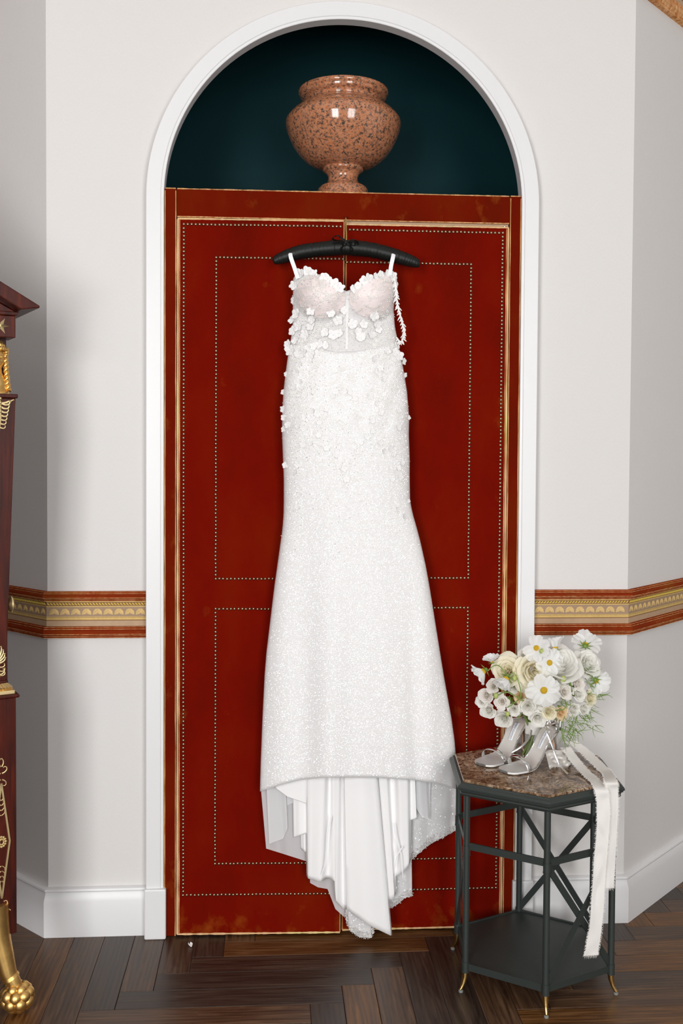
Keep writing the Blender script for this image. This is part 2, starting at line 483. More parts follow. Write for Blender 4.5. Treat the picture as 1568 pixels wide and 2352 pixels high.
# main wall with the arched opening
m = MB()
n = 40
arc = [(-RW, 0.)]+[(RW*math.cos(PI-PI*i/n), ZS+RW*math.sin(PI*i/n)) for i in range(n+1)]+[(RW, 0.)]
m.add([(XL, 0, 0), (-RW, 0, 0), (-RW, 0, ZS), (-RW, 0, ZC), (XL, 0, ZC)], [(0, 1, 2, 3, 4)])
m.add([(XR, 0, 0), (RW, 0, 0), (RW, 0, ZS), (RW, 0, ZC), (XR, 0, ZC)], [(0, 4, 3, 2, 1)])
for (x0, z0), (x1, z1) in zip(arc[1:-1], arc[2:-1]):
    m.add([(x0, 0, z0), (x1, 0, z1), (x1, 0, ZC), (x0, 0, ZC)], [(0, 1, 2, 3)])
struct(m.build('wall_front', 'wall', smooth=0, norm=False), 'pale grey papered wall around the white arch', 'wall')
struct(MB().add([(XL, 0, 0), (XL, 0, ZC), (XL-DW, DW, ZC), (XL-DW, DW, 0)], [(0, 1, 2, 3)]).build('wall_left', 'wall', smooth=0, norm=False), 'pale grey canted wall behind the mahogany cabinet', 'wall')
struct(MB().add([(XR, 0, 0), (XR, 0, ZC), (XR+DW, DW, ZC), (XR+DW, DW, 0)], [(3, 2, 1, 0)]).build('wall_right', 'wall', smooth=0, norm=False), 'pale grey canted wall running back to the right', 'wall')
m = MB().box((-3.2, DW, 0), (XL-DW, DW+.1, ZC)); struct(m.build('wall_far_left', 'wall', smooth=0))
m = MB().box((XR+DW, DW, 0), (3.2, DW+.1, ZC)); struct(m.build('wall_far_right', 'wall', smooth=0))
struct(MB().box((-3.3, YB, 0), (-3.2, DW+.1, ZC)).build('wall_side_left', 'mahogany', smooth=0))  # unseen wall, made dark mahogany to cut bounce onto the left canted wall
struct(MB().box((3.2, YB, 0), (3.3, DW+.1, ZC)).build('wall_side_right', 'wall', smooth=0))
struct(MB().box((-3.3, YB-.1, ZC), (3.3, DW+.1, ZC+.1)).build('ceiling', 'ceiling', smooth=0))
# wall behind the camera with two tall windows
m = MB(); xs = [-3.3]
for x, ww, z0, z1 in WINDOWS: xs += [x-ww/2, x+ww/2]
xs.append(3.3)
for i in range(0, len(xs), 2): m.box((xs[i], YB-.1, 0), (xs[i+1], YB, ZC))
for x, ww, z0, z1 in WINDOWS:
    m.box((x-ww/2, YB-.1, 0), (x+ww/2, YB, z0)); m.box((x-ww/2, YB-.1, z1), (x+ww/2, YB, ZC))
struct(m.build('wall_back', 'wall', smooth=0))
for i, (x, ww, z0, z1) in enumerate(WINDOWS):
    m = MB(); t = .045
    m.box((x-ww/2, YB-.08, z0), (x-ww/2+t, YB-.02, z1)); m.box((x+ww/2-t, YB-.08, z0), (x+ww/2, YB-.02, z1))
    m.box((x-ww/2, YB-.08, z0), (x+ww/2, YB-.02, z0+t)); m.box((x-ww/2, YB-.08, z1-t), (x+ww/2, YB-.02, z1))
    m.box((x-.02, YB-.07, z0), (x+.02, YB-.03, z1)); m.box((x-ww/2, YB-.07, z0+1.6), (x+ww/2, YB-.03, z0+1.64))
    struct(m.build('window_%d' % (i+1), 'white', smooth=0))

# recess behind the arch, painted dark teal, roomier than the opening
m = MB(); nd = .56; a, b, zt_ = -.80, .80, 3.05
m.add([(a, .004, 0), (b, .004, 0), (b, .004, zt_), (a, .004, zt_), (a, nd, 0), (b, nd, 0), (b, nd, zt_), (a, nd, zt_)], [(4, 5, 6, 7), (0, 4, 7, 3), (1, 2, 6, 5), (3, 7, 6, 2)])
struct(m.build('wall_niche', 'teal', smooth=0), 'dark teal back of the arched niche', 'wall')

# white arch casing and its plinth blocks
m = MB()
prof = [(0, .004), (0, -.0375), (.0015, -.0390), (.0080, -.0395), (.0092, -.0412), (.0105, -.042), (.0505, -.042), (.052, -.0405), (.052, .0)]
pts = [(-1, 0., .150)]+[(math.cos(PI-PI*i/72), math.sin(PI*i/72), ZS) for i in range(73)]+[(1, 0., .150)]
def casing(p, q): return ((RI+q[0])*p[0], q[1], p[2]+(RI+q[0])*p[1])
np_ = len(prof)
vs = [casing(p, q) for p in pts for q in prof]
fs = [(i*np_+j, (i+1)*np_+j, (i+1)*np_+(j+1) % np_, i*np_+(j+1) % np_) for i in range(len(pts)-1) for j in range(np_)]
fs += [tuple(range(np_)), tuple(range((len(pts)-1)*np_, len(pts)*np_))]
m.add(vs, fs)
tr1 = struct(m.build('trim_1', 'white', smooth=12), 'white moulded casing around the tall arch', 'trim')
for s_ in (-1, 1):
    a, b = sorted((s_*.525, s_*.589))
    MB().box((a, -.053, 0), (b, .0, .1515)).build('plinth_block', 'white', tr1, smooth=0, bevel=.004)

# baseboards
bprof = [(0, 0), (.022, 0), (.022, .107), (.0135, .131), (.0125, .1325), (.0160, .134), (.0172, .138), (.0150, .1425), (.009, .1455), (0, .146)]
struct(MB().sweep([(-.588, 0)]+LP[1:], bprof, -1).build('baseboard_left', 'white', smooth=30), 'tall white moulded baseboard left of the arch', 'baseboard')
struct(MB().sweep([(.588, 0)]+RP[1:], bprof, 1).build('baseboard_right', 'white', smooth=30), 'tall white moulded baseboard right of the arch', 'baseboard')


# velvet chair rails with a printed shell border
def shell_mesh():
    m = MB(); R = .0138
    vs = []; nrib = 9; cols = nrib*4
    for j in range(7):
        t = j/6
        for i in range(cols+1):
            a = -1.75+3.5*i/cols
            rib = abs(math.sin(PI*nrib*i/cols))
            r = R*(.12+.88*t)*(1+.05*t*(rib-.5))
            h = .0004+.0028*math.sin(PI*min(1, t*.85+.1))*(.45+.55*rib)*max(.25, math.cos(a*.8))
            vs.append((r*math.sin(a)*.98, -h, -R*.35+r*math.cos(a)*(1.08 if math.cos(a) > 0 else 1.6)))
    fs = [(j*(cols+1)+i, j*(cols+1)+i+1, (j+1)*(cols+1)+i+1, (j+1)*(cols+1)+i) for j in range(6) for i in range(cols)]
    m.add(vs, fs)
    me = bpy.data.meshes.new('shell_motif'); me.from_pydata(m.v, [], m.f); me.materials.append(MT['shell_print']); me.shade_smooth(); return me
shm = shell_mesh()
VP = [(0, 0), (.014, 0), (.017, .003), (.0155, .0055), (.018, .007), (.0225, .012), (.0225, .019), (.019, .0225), (.0165, .0245), (.018, .0265), (.016, .0305), (.009, .032), (0, .032)]
def vprof(z0, z1, sc_=1): return [(o*sc_, z0+z/.032*(z1-z0)) for o, z in VP]


def rail(name, label, path, side, zb, h, shells=True, velv='moulding'):
    """zb..zb+h: lower velvet, tan strip, gold lines, shells, rope, upper velvet"""
    Z = lambda t: zb+h*t
    def band(nm, mat, a, b, off, parent): return MB().sweep(path, [(0, Z(a)), (off, Z(a)), (off, Z(b)), (0, Z(b))], side).build(nm, mat, parent, smooth=0)
    root = band('tmp', 'tan_print', .03, .97, .004, None); root.name = name
    struct(root, label, 'trim')
    for a, b in ((0, .245), (.795, 1.0)):
        vm = MB().sweep(path, vprof(Z(a), Z(b)), side).build('velvet_moulding', velv, root, smooth=25)
        e = MB()
        for o, t in ((.0162, .03), (.0168, .20), (.0222, .36), (.0170, .80), (.0150, .965)):
            zc = Z(a)+(Z(b)-Z(a))*t; q = .0007
            e.sweep(path, [(o-q, zc-q), (o+q*1.2, zc-q), (o+q*1.2, zc+q), (o-q, zc+q)], side)
        e.build('rubbed_edge', 'worn', vm, smooth=0)
    band('tan_strip', 'tan_print', .245, .365, .0045, root)
    for a, b, q in ((.365, .385, 'brown_print'), (.385, .43, 'gold_print'), (.43, .437, 'brown_print'), (.437, .452, 'gold_print'), (.662, .684, 'gold_print'), (.684, .69, 'brown_print'), (.765, .795, 'gold_print')):
        band('gold_fillet', q, a, b, .0052, root)
    band('shell_ground', 'taupe_print', .452, .662, .0046, root)
    band('rope_ground', 'brown_print', .69, .765, .0048, root)
    rope = MB()
    for i in range(len(path)-1):
        p, q = Vector(path[i]), Vector(path[i+1]); d = (q-p); L = d.length; d.normalize(); nn = Vector((d.y, -d.x))*side
        ang = math.atan2(nn.x, -nn.y)          # local -Y faces the room
        # bays of the border
        pitch = .0318; ns = int(L/pitch)
        off0 = (L-ns*pitch)/2+pitch/2
        for k in range(ns if shells else 0):
            c = p+d*(off0+k*pitch)+nn*.0047
            o = obj('shell_motif', shm, root); o.location = (c.x, c.y, Z(.553)); o.rotation_euler = (0, 0, ang)
            o.scale = (h/.139,)*3
        nb = int(L/.0088)
        for k in range(nb):
            c = p+d*(.0044+k*L/nb)+nn*.0062
            a = Vector((c.x, c.y, Z(.705))); b = Vector((c.x+d.x*.004, c.y+d.y*.004, Z(.752)))
            rope.tube([a-Vector((d.x, d.y, 0))*.003, (a+b)/2, b], [.0012, .0024, .0012], 6)
    stuff(rope.build('rope_border', 'yellow_print', root))
    return root
rail('trim_2', 'russet velvet chair rail with gold shell border left of the arch', LP, -1, .900, .139)
rail('trim_3', 'russet velvet chair rail with gold shell border right of the arch', RP, 1, .900, .139)
full = [(-3.2, DW), (XL-DW, DW), (XL, 0), (XR, 0), (XR+DW, DW), (3.2, DW)]
rail('trim_4', 'worn velvet cornice with gilded border at the top right', full, 1, 2.868, .22, False, 'worn')


# ------------------------------------------------------------------ velvet wardrobe in the arch
WF = -.038                                       # front plane of its frame
ward = thing('velvet_wardrobe', 'tall red velvet wardrobe with brass nail heads set in white arch', 'wardrobe', (0, 0, 0))
HX, ZT = .531, 2.232
MB().box((-HX+.002, -.012, .004), (HX-.002, .44, ZT-.012)).build('carcass', 'velvet_frame', ward, smooth=0)
for s_ in (-1, 1):
    a, b = sorted((s_*HX, s_*.4965))
    st = MB().box((a, WF, .002), (b, .0, ZT)).build('stile', 'velvet_frame', ward, smooth=0, bevel=.004)
    # rubbed edges of the stile
    m = MB()
    for x in (s_*(HX-.0012), s_*.4985):
        m.tube([(x+random.uniform(-.0004, .0004), WF+.0008, .004+(ZT-.012)*i/40) for i in range(41)], [random.uniform(.0012, .0022) for i in range(41)], 6)
    m.tube([(a+.002, WF+.001, ZT-.0015), (b-.002, WF+.001, ZT-.0015)], .0019, 6)
    m.build('rubbed_edge', 'worn', st)
ZR = 2.1475
tr = MB().box((-.4965, WF, ZR), (.4965, .0, ZT-.001)).build('top_rail', 'velvet_frame', ward, smooth=0, bevel=.003)
m = MB()
m.tube([(-.494+.988*i/60, WF+.0008, ZT-.0022) for i in range(61)], [random.uniform(.0013, .0026) for i in range(61)], 6)
m.tube([(-.494+.988*i/60, WF+.0008, ZR+.0012) for i in range(61)], [random.uniform(.0015, .0024) for i in range(61)], 6)
m.build('rubbed_edge', 'worn', tr)
MB().box((-.493, -.028, .004), (.493, -.013, .02)).build('sill', 'dark', ward, smooth=0)
MB().box((-.494, -.030, ZR-.012), (.494, -.008, ZR+.001)).build('door_stop', 'tan_print', ward, smooth=0)


def door(sx, ang, ztop):
    """sx=-1 left leaf hinged at the left stile, local x runs from the hinge to the meeting edge"""
    hx = sx*.4955
    W, T = .4935, .022
    y0 = WF-.0005
    m = MB(); m.box((0, 0, 0), (W, T, ztop-.006))
    d = m.build('door', 'velvet', ward, smooth=0, bevel=.004)
    d.location = (hx, y0, .006)
    d.rotation_euler = (0, 0, ang) if sx < 0 else (0, 0, PI-ang)
    fy = 0 if sx < 0 else T                       # front face in local y
    if sx > 0: d.location.y = y0+T
    o = -1 if sx < 0 else 1                       # outward sign
    H = ztop-.006
    e = MB()
    def line(p, q, r0, r1, mi=0, n=60):
        P, Q = Vector(p), Vector(q)
        e.tube([P+(Q-P)*(i/n) for i in range(n+1)], [random.uniform(r0, r1) for i in range(n+1)], 6, mi=mi)
    k = fy-o*.0012
    line((.0035, k, .004), (.0035, k, H-.004), .0026, .0040, 1)
    line((.0085, k+o*.0002, .004), (.0085, k+o*.0002, H-.006), .0014, .0024)
    line((.002, k, H-.0025), (W-.002, k, H-.0025), .0024, .0036, 1)
    line((.002, k, .003), (W-.002, k, .003), .0024, .0042, 1)
    line((W-.0018, k, .004), (W-.0018, k, H-.004), .0016, .0026)
    e.build('rubbed_edge', ['worn', 'pale'], d)
    # nail heads, close-set along an outer frame and two inner panels
    nb = MB()
    hz = lambda z: z-.006
    def nails(p, q):
        L = math.hypot(q[0]-p[0], q[1]-p[1]); n = max(1, round(L/.0114))
        for i in range(n):
            t = i/n
            x, z = p[0]+(q[0]-p[0])*t+random.uniform(-.0005, .0005), p[1]+(q[1]-p[1])*t+random.uniform(-.0005, .0005)
            R = .0046; vs = []
            for r, h in ((R, 0), (R*.9, .0016), (R*.55, .0030)):
                vs += [(x+r*math.cos(2*PI*j/8), fy+o*h, z+r*math.sin(2*PI*j/8)) for j in range(8)]
            vs.append((x, fy+o*.0035, z))
            fs = [(a*8+j, a*8+(j+1) % 8, a*8+8+(j+1) % 8, a*8+8+j) for a in (0, 1) for j in range(8)]+[(16+j, 16+(j+1) % 8, 24) for j in range(8)]
            nb.add(vs, fs)
    xe, xi, xm = .0205, .1155, W-.012
    nails((xm, hz(ztop-.0185)), (xe, hz(ztop-.0185))); nails((xe, hz(ztop-.0185)), (xe, hz(.128))); nails((xe, hz(.128)), (xm, hz(.128)))
    for za, zb in ((ztop-.114, 1.080), (.990, .222)):
        nails((W-.004, hz(za)), (xi, hz(za))); nails((xi, hz(za)), (xi, hz(zb))); nails((xi, hz(zb)), (W-.004, hz(zb)))
    stuff(nb.build('nail_heads', 'brass_nail', d))
    # pivot pin at the top hinge corner
    MB().lathe([(.004, 0), (.0065, .001), (.0065, .004), (.003, .0065)], 12, (.013, T/2+fy*0, H-.001)).build('pivot_pin', 'steel', d)
    return d
door(-1, math.radians(-1.7), 2.1445)
door(1, 0, 2.1385)

# granite urn on top of the wardrobe
UY = .16
def uz(y): return at(788, y, UY).z
ux = at(788, 300, UY).x
k_ = (UY-CAM.y)/FPX
def ur(h): return h*k_
prof = [(ur(h), uz(y)) for h, y in ((0, 470), (62, 470), (62, 454), (60, 450), (58, 446), (57.5, 438), (54, 432), (46, 427), (40, 425.5), (39, 424), (36, 420), (34, 414), (33.5, 409), (36, 402), (40, 397.5), (42, 396), (44, 395.5), (46.5, 392.5), (46.5, 388), (44, 385), (42, 384))]
urn = thing('granite_urn', 'polished pink granite urn on top of the red wardrobe', 'urn', (ux, UY, ZT))
def rel(pr): return [(r, z-ZT) for r, z in pr]
zb_ = rel(prof)[0][1]
prof = [(r, z-zb_*(1 if i < 3 else 0)) if i < 2 else (r, z) for i, (r, z) in enumerate(rel(prof))]
MB().lathe([(r, max(.0005, z)) for r, z in prof], 64).build('pedestal', 'granite', urn, smooth=50)
bowl = [(ur(h), uz(y)) for h, y in ((40, 387), (60, 384), (74, 378), (86, 370), (99, 357.5), (112, 340), (122, 320), (129, 301), (131.5, 287), (130, 278), (124, 269), (115, 259.5), (104, 251), (95, 245), (88, 241), (84.5, 238), (85, 234.5), (89, 231), (93, 229), (96, 227.5), (98, 225), (97.5, 222), (98.5, 220), (101.5, 218), (102.5, 213.5), (101.5, 210), (98, 208), (90, 207.5), (84, 210), (80, 222), (78, 238), (104, 264), (112, 290), (70, 355), (4, 366))]
MB().lathe(rel(bowl), 72).build('bowl', 'granite', urn, smooth=50)


# ------------------------------------------------------------------ padded hanger and wedding dress
HY = -.105
hang = thing('padded_hanger', 'black satin padded hanger hooked over the wardrobe door', 'hanger', at(795, 575, HY))
H0 = Vector(hang.location)
hp = [(627, 601, 3), (629, 600, 8), (640, 595, 12), (660, 588, 14.5), (685, 580, 16), (715, 575, 16.5), (745, 571.5, 17), (775, 569.5, 17.5), (795, 569, 17), (820, 570.5, 18), (850, 574, 17.5), (880, 580.5, 17), (910, 589, 16), (935, 597, 14.5), (952, 603, 12), (961, 607.5, 8), (963, 608, 3)]
def dense(seq, n):
    out = []
    for i in range(len(seq)-1):
        p0, p1, p2, p3 = seq[max(i-1, 0)], seq[i], seq[i+1], seq[min(i+2, len(seq)-1)]
        for k in range(n):
            t = k/n
            out.append(tuple(.5*((2*b)+(c-a)*t+(2*a-5*b+4*c-d)*t*t+(3*b-a-3*c+d)*t**3) for a, b, c, d in zip(p0, p1, p2, p3)))
    return out+[tuple(seq[-1])]
D = dense(hp, 10)
kk = (HY-CAM.y)/FPX
MB().tube([at(x, y, HY)-H0 for x, y, r in D], [r*kk*(1+.05*math.sin(i*2.3)+.04*random.uniform(-1, 1)) for i, (x, y, r) in enumerate(D)], 20, upv=(0, -1, 0)).build('padded_bar', 'satin_black', hang, smooth=180)
hk = [(795, 560, HY), (795, 540, HY+.012), (794, 515, -.07), (794, 503, -.062), (794, 497.5, -.052), (794, 499, -.042)]
MB().tube([at(x, y, Y)-H0 for x, y, Y in dense([(a, b, c) for a, b, c in hk], 6)], .0026, 8).build('hook', 'brass', hang)
bow = MB()
for pts in ([(793, 556), (782, 545), (772, 541), (764, 547), (768, 552), (780, 552), (793, 557)], [(794, 556), (806, 551), (816, 552), (822, 557), (812, 560), (800, 558), (794, 557)],
            [(792, 557), (786, 566), (782, 575)], [(796, 557), (806, 566), (808, 576)]):
    c = dense([(x, y, 0) for x, y in pts], 5)
    bow.tube([at(x, y, HY-.026)-H0+Vector((0, -.004*math.sin(i), 0)) for i, (x, y, _) in enumerate(c)], [.0052]*len(c), 8, flat=.25, upv=(0, -1, .3))
bow.ball(at(794, 557, HY-.028)-H0, .006, 10, 8)
bow.build('bow', 'satin_black', hang, smooth=60)
for x, y in ((657, 577), (932, 586)):
    MB().ball(at(x, y, HY-.004)-H0, .0056, 12, 8).build('strap_button', 'satin_black', hang)

DY = -.105
dress = thing('wedding_dress', 'white lace wedding dress with glitter skirt and long train', 'dress', at(795, 2100, DY))
D0 = Vector(dress.location)
LFT = [(620, 676), (645, 673), (700, 673), (750, 672), (780, 668), (800, 664), (850, 657), (900, 651), (960, 648), (1000, 648), (1050, 650), (1100, 652), (1150, 652), (1180, 651.5), (1215, 649), (1250, 644), (1300, 637), (1350, 630), (1400, 624), (1450, 618), (1500, 612), (1550, 608), (1600, 605.5), (1650, 603), (1700, 601), (1750, 599), (1825, 597)]
RGT = [(620, 908), (645, 908), (680, 907), (710, 903), (750, 906), (780, 912), (800, 916), (850, 926), (900, 934), (960, 939), (1000, 938), (1050, 940), (1100, 940), (1150, 941), (1180, 947), (1215, 957), (1250, 966), (1300, 977), (1350, 986), (1400, 994), (1450, 1002), (1500, 1010), (1550, 1018), (1600, 1027), (1650, 1036), (1700, 1043), (1750, 1047), (1825, 1050)]
DEP = [(620, .045), (680, .060), (720, .048), (780, .040), (850, .062), (960, .080), (1100, .074), (1250, .070), (1500, .072), (1825, .075)]
TOP = [(672, 642), (678, 633), (690, 626), (705, 622), (720, 627), (745, 634), (765, 648), (782, 662), (795, 669), (806, 665), (822, 654), (840, 640), (860, 632), (885, 625), (900, 628), (909, 640)]
HEM = [(597, 1818), (640, 1804), (690, 1791), (740, 1786.5), (800, 1786), (860, 1786), (950, 1792), (1000, 1799), (1050, 1813)]
def coff(x, y):
    return .0045 if y < 760 and min(((x-737)/56)**2, ((x-858)/56)**2)+((y-680)/52)**2 < 1.05 else 0.
def cupb(x, y):
    b = 0
    for cx, cy in ((738, 682), (856, 680)):
        q = ((x-cx)/62)**2+((y-cy)/60)**2
        if q < 1: b += .034*(1-q)**1.3
    return b
def fsurf(x, y, off=0.):
    l, r = interp(LFT, y), interp(RGT, y)
    u = max(-1, min(1, (x-(l+r)/2)/((r-l)/2)))
    d = interp(DEP, y)*(1-u*u)**.5+cupb(x, y)
    t = sm((y-1000)/700)
    fold = t*(.010*math.sin(x*.030+.4)+.006*math.sin(x*.062+1.0+y*.0006))
    g = sm((y-1150)/500)*(1-u*u)**.5          # the big fold at the right side
    xc = 925+(y-1200)*.018
    fold += g*.030*math.exp(-((x-xc-24)/26)**2)
    fold -= g*.016*math.exp(-((x-xc+34)/34)**2)
    if y < 1000: fold += .0015*math.sin(x*.11+y*.05)
    return at(x, y, DY-d+fold-off)-D0
def usp(u): return math.sin((u-.5)*PI)          # denser rows of points near the sides
WAIST = [(660, 792), (690, 790), (730, 800), (775, 808), (820, 806), (860, 798), (890, 791), (920, 792)]
def skirt(u, v):
    # solve the column at constant u between waist and hem
    s_ = usp(u)
    y = 800
    for _ in range(3):
        l, r = interp(LFT, y), interp(RGT, y); x = (l+r)/2+s_*(r-l)/2
        y = interp(WAIST, x)+(interp(HEM, x)-interp(WAIST, x))*v
    l, r = interp(LFT, y), interp(RGT, y); x = (l+r)/2+s_*(r-l)/2
    return fsurf(x, y)
MB().grid(skirt, 84, 110).build('skirt', 'skirt', dress, smooth=180, solid=.0015)
def bod(u, v):
    s_ = usp(u); y = 700
    for _ in range(3):
        l, r = interp(LFT, y), interp(RGT, y); x = (l+r)/2+s_*(r-l)/2
        a, b = interp(TOP, x), interp(WAIST, x)+5; y = a+(b-a)*v
    return fsurf(x, y, -.001)
bodice = MB().grid(bod, 72, 44).build('bodice', 'mesh', dress, smooth=180, solid=.0012)
# inside back of the bodice, and the back of the skirt
def backp(u, v, y0, y1, dd):
    s_ = usp(u); y = y0+(y1-y0)*v; l, r = interp(LFT, y), interp(RGT, y); x = (l+r)/2+s_*(r-l)/2
    return at(x, y, DY+dd*(1-s_*s_)**.5)-D0
MB().grid(lambda u, v: backp(u, v, 690, 815, .022), 24, 10).build('back_panel', 'lace', dress, smooth=180, solid=.0012)
MB().grid(lambda u, v: backp(u, v, 800, 1800, .02), 24, 40).build('skirt_lining', 'satin_white', dress, smooth=180, solid=.0012)
# cups
for cx, cy, sgn in ((737, 680, -1), (858, 678, 1)):
    def cupf(u, v, cx=cx, cy=cy, sgn=sgn):
        th = 2*PI*u; x = cx+56*v*math.cos(th); y = cy+50*v*math.sin(th)-.12*sgn*(x-cx)*v
        x = max(interp(LFT, y)+6, min(interp(RGT, y)-6, x))
        y = max(y, interp(TOP, x)+2)
        return fsurf(x, y, .0015+.003*(1-v*v))
    MB().grid(cupf, 40, 14, True).build('cup', 'cup', dress, smooth=180)
# boning channels
bn = MB()
for pts in ([(797, 690), (797, 740), (796, 803)],):
    c = dense([(x, y, 0) for x, y in pts], 10)
    bn.tube([fsurf(x, y, .0012) for x, y, _ in c], .0045, 8, flat=.3, upv=(0, -1, 0))
bn.build('boning_channel', 'lace', dress)
# shoulder loops over the hanger
for pts in ([(684, 640, DY-.03), (676, 615, HY-.026), (668, 592, HY-.027), (666, 578, HY-.012), (667, 575, HY+.004)], [(895, 632, DY-.03), (898, 610, HY-.027), (902, 592, HY-.028), (904, 580, HY-.014), (904, 576, HY+.004)]):
    c = dense(pts, 8)
    MB().tube([at(x, y, Y)-D0 for x, y, Y in c], .0058, 8, flat=.16, upv=(0, -1, 0)).build('strap', 'elastic', dress, smooth=50)


def sheet(name, cols, mat, nsub=5, nv=26, round_=True, solid=.0012):
    """hanging cloth from columns (x top, y top, x foot, y foot, Y top, Y foot)"""
    cc = []
    for i in range(len(cols)-1):
        for k in range(nsub):
            t = k/nsub; tt = sm(t) if round_ else t
            a, b = cols[i], cols[i+1]
            cc.append(tuple(a[q]+(b[q]-a[q])*(tt if q >= 4 else t) for q in range(6)))
    cc.append(cols[-1]); n = len(cc)-1
    def fn(u, v):
        a = cc[round(u*n)]
        return at(a[0]+(a[2]-a[0])*v, a[1]+(a[3]-a[1])*v, a[4]+(a[5]-a[4])*v)-D0
    return MB().grid(fn, n, nv).build(name, mat, dress, smooth=70, solid=solid)
# white satin lining of the train, falling in folds below the front hem
sheet('train_lining', [(703, 1770, 704, 2012, -.112, -.100), (706, 1770, 708, 2018, -.128, -.118), (745, 1770, 735, 2026, -.140, -.130), (758, 1770, 752, 2016, -.118, -.112), (764, 1770, 768, 2023, -.132, -.128), (778, 1770, 771, 2068, -.128, -.124),
      (785, 1770, 788, 2087, -.110, -.104), (789, 1770, 793, 2087, -.108, -.100), (791, 1770, 797, 2090, -.140, -.126), (830, 1770, 845, 2124, -.150, -.138), (862, 1770, 897, 2149, -.142, -.130), (866, 1770, 900, 2147, -.126, -.112)], 'satin_white')
sheet('train_lining', [(862, 1770, 888, 2066, -.112, -.104), (872, 1770, 898, 2066, -.134, -.124), (886, 1770, 905, 2060, -.138, -.128), (896, 1770, 908, 2052, -.116, -.110), (902, 1770, 908, 2012, -.120, -.112),
      (915, 1770, 925, 2004, -.140, -.128), (934, 1770, 938, 1988, -.138, -.128), (946, 1770, 943, 1972, -.112, -.104)], 'satin_white')
# cascading lining edge at the left
sheet('lining_cascade', [(634, 1800, 632, 1809, -.116, -.116), (660, 1795, 660, 1830, -.124, -.122), (706, 1785, 704, 1846, -.122, -.118)], 'satin_white', solid=.001)
sheet('lining_cascade', [(672, 1800, 674, 1924, -.104, -.100), (690, 1800, 690, 1918, -.114, -.110), (708, 1790, 706, 1914, -.108, -.104)], 'satin_white', solid=.001)
sheet('lining_cascade', [(686, 1800, 691, 1950, -.094, -.090), (698, 1800, 700, 1956, -.104, -.100), (710, 1790, 708, 1958, -.098, -.094)], 'satin_white', solid=.001)
sheet('lining_cascade', [(940, 1785, 942, 1884, -.118, -.112), (952, 1785, 956, 1880, -.124, -.118), (948, 1785, 951, 1848, -.112, -.106)], 'satin_white', solid=.001)
# sheer tulle and glitter layers of the train
sheet('tulle_layer', [(598, 1800, 611, 1949, -.100, -.094), (625, 1795, 640, 1958, -.088, -.080), (650, 1790, 662, 1965, -.100, -.090), (690, 1785, 706, 1979, -.090, -.084), (720, 1785, 735, 2000, -.094, -.086)], 'tulle', solid=0)
sheet('tulle_layer', [(612, 1806, 618, 1938, -.110, -.100), (640, 1803, 650, 1926, -.104, -.096), (655, 1800, 660, 1902, -.112, -.104), (658, 1800, 659, 1850, -.106, -.100), (690, 1790, 690, 1836, -.106, -.1)], 'tulle', solid=0)
sheet('tulle_layer', [(706, 1790, 712, 2028, -.094, -.088), (730, 1790, 730, 2038, -.100, -.094), (752, 1790, 752, 2042, -.092, -.088), (766, 1790, 770, 2088, -.098, -.094), (790, 1790, 792, 2108, -.094, -.088)], 'tulle', solid=0)
sheet('tulle_layer', [(790, 1900, 793, 2106, -.094, -.100), (800, 1900, 803, 2136, -.100, -.112), (820, 1900, 825, 2153, -.096, -.108), (840, 1900, 851, 2154, -.104, -.112), (846, 1900, 858, 2138, -.096, -.1)], 'tulle_glitter', solid=0)
sheet('tulle_layer', [(950, 1790, 952, 1850, -.112, -.108), (962, 1790, 968, 1876, -.120, -.114), (976, 1792, 983, 1882, -.116, -.112), (986, 1793, 987, 1880, -.108, -.104), (990, 1795, 986, 1810, -.110, -.108)], 'tulle', solid=0)
sheet('glitter_train', [(1050, 1800, 1053, 1903, -.100, -.086), (1035, 1798, 1038, 1912, -.094, -.080), (1010, 1796, 1012, 1926, -.104, -.086), (985, 1794, 985, 1940, -.094, -.078), (965, 1792, 962, 1960, -.102, -.084), (944, 1790, 942, 1976, -.092, -.078), (925, 1790, 905, 2000, -.098, -.08)], 'tulle_glitter', solid=0)
sheet('glitter_train', [(944, 1900, 946, 2058, -.088, -.080), (930, 1900, 930, 2062, -.096, -.086), (914, 1900, 914, 2076, -.088, -.080), (900, 1900, 898, 2086, -.094, -.086), (880, 1900, 880, 2086, -.09, -.084)], 'tulle_glitter', solid=0)
# lace border of the train
lb = MB()
for path in ([(1053, 1903), (1038, 1912), (1012, 1926), (985, 1940), (962, 1960), (943, 1976)], [(946, 2058), (930, 2062), (914, 2076), (900, 2085)], [(795, 2112), (803, 2136), (825, 2153), (851, 2154), (857, 2140)]):
    c = dense([(x, y, 0) for x, y in path], 22)
    for x, y, _ in c:
        for q in range(3):
            p = at(x+random.uniform(-3, 3), y-random.uniform(-1, 15), random.uniform(-.093, -.080) if y < 2100 else -.113)-D0
            lb.ball(p, random.uniform(.0008, .0021), 5, 4)
stuff(lb.build('lace_border', 'silver_glitter', dress))
# hanging ribbon loops inside the train
for pts in ([(760, 1876, -.145), (752, 1920, -.146), (748, 1975, -.144), (738, 2010, -.14)], [(904, 1890, -.146), (908, 1915, -.147), (921, 1965, -.145), (925, 2018, -.14)], [(925, 1945, -.146), (912, 1965, -.147), (906, 1995, -.143)]):
    c = dense(pts, 6)
    MB().tube([at(*p)-D0 for p in c], [.0024*(1-.6*i/len(c)) for i in range(len(c))], 6, flat=.25, upv=(0, -1, 0)).build('hanging_loop', 'elastic', dress)


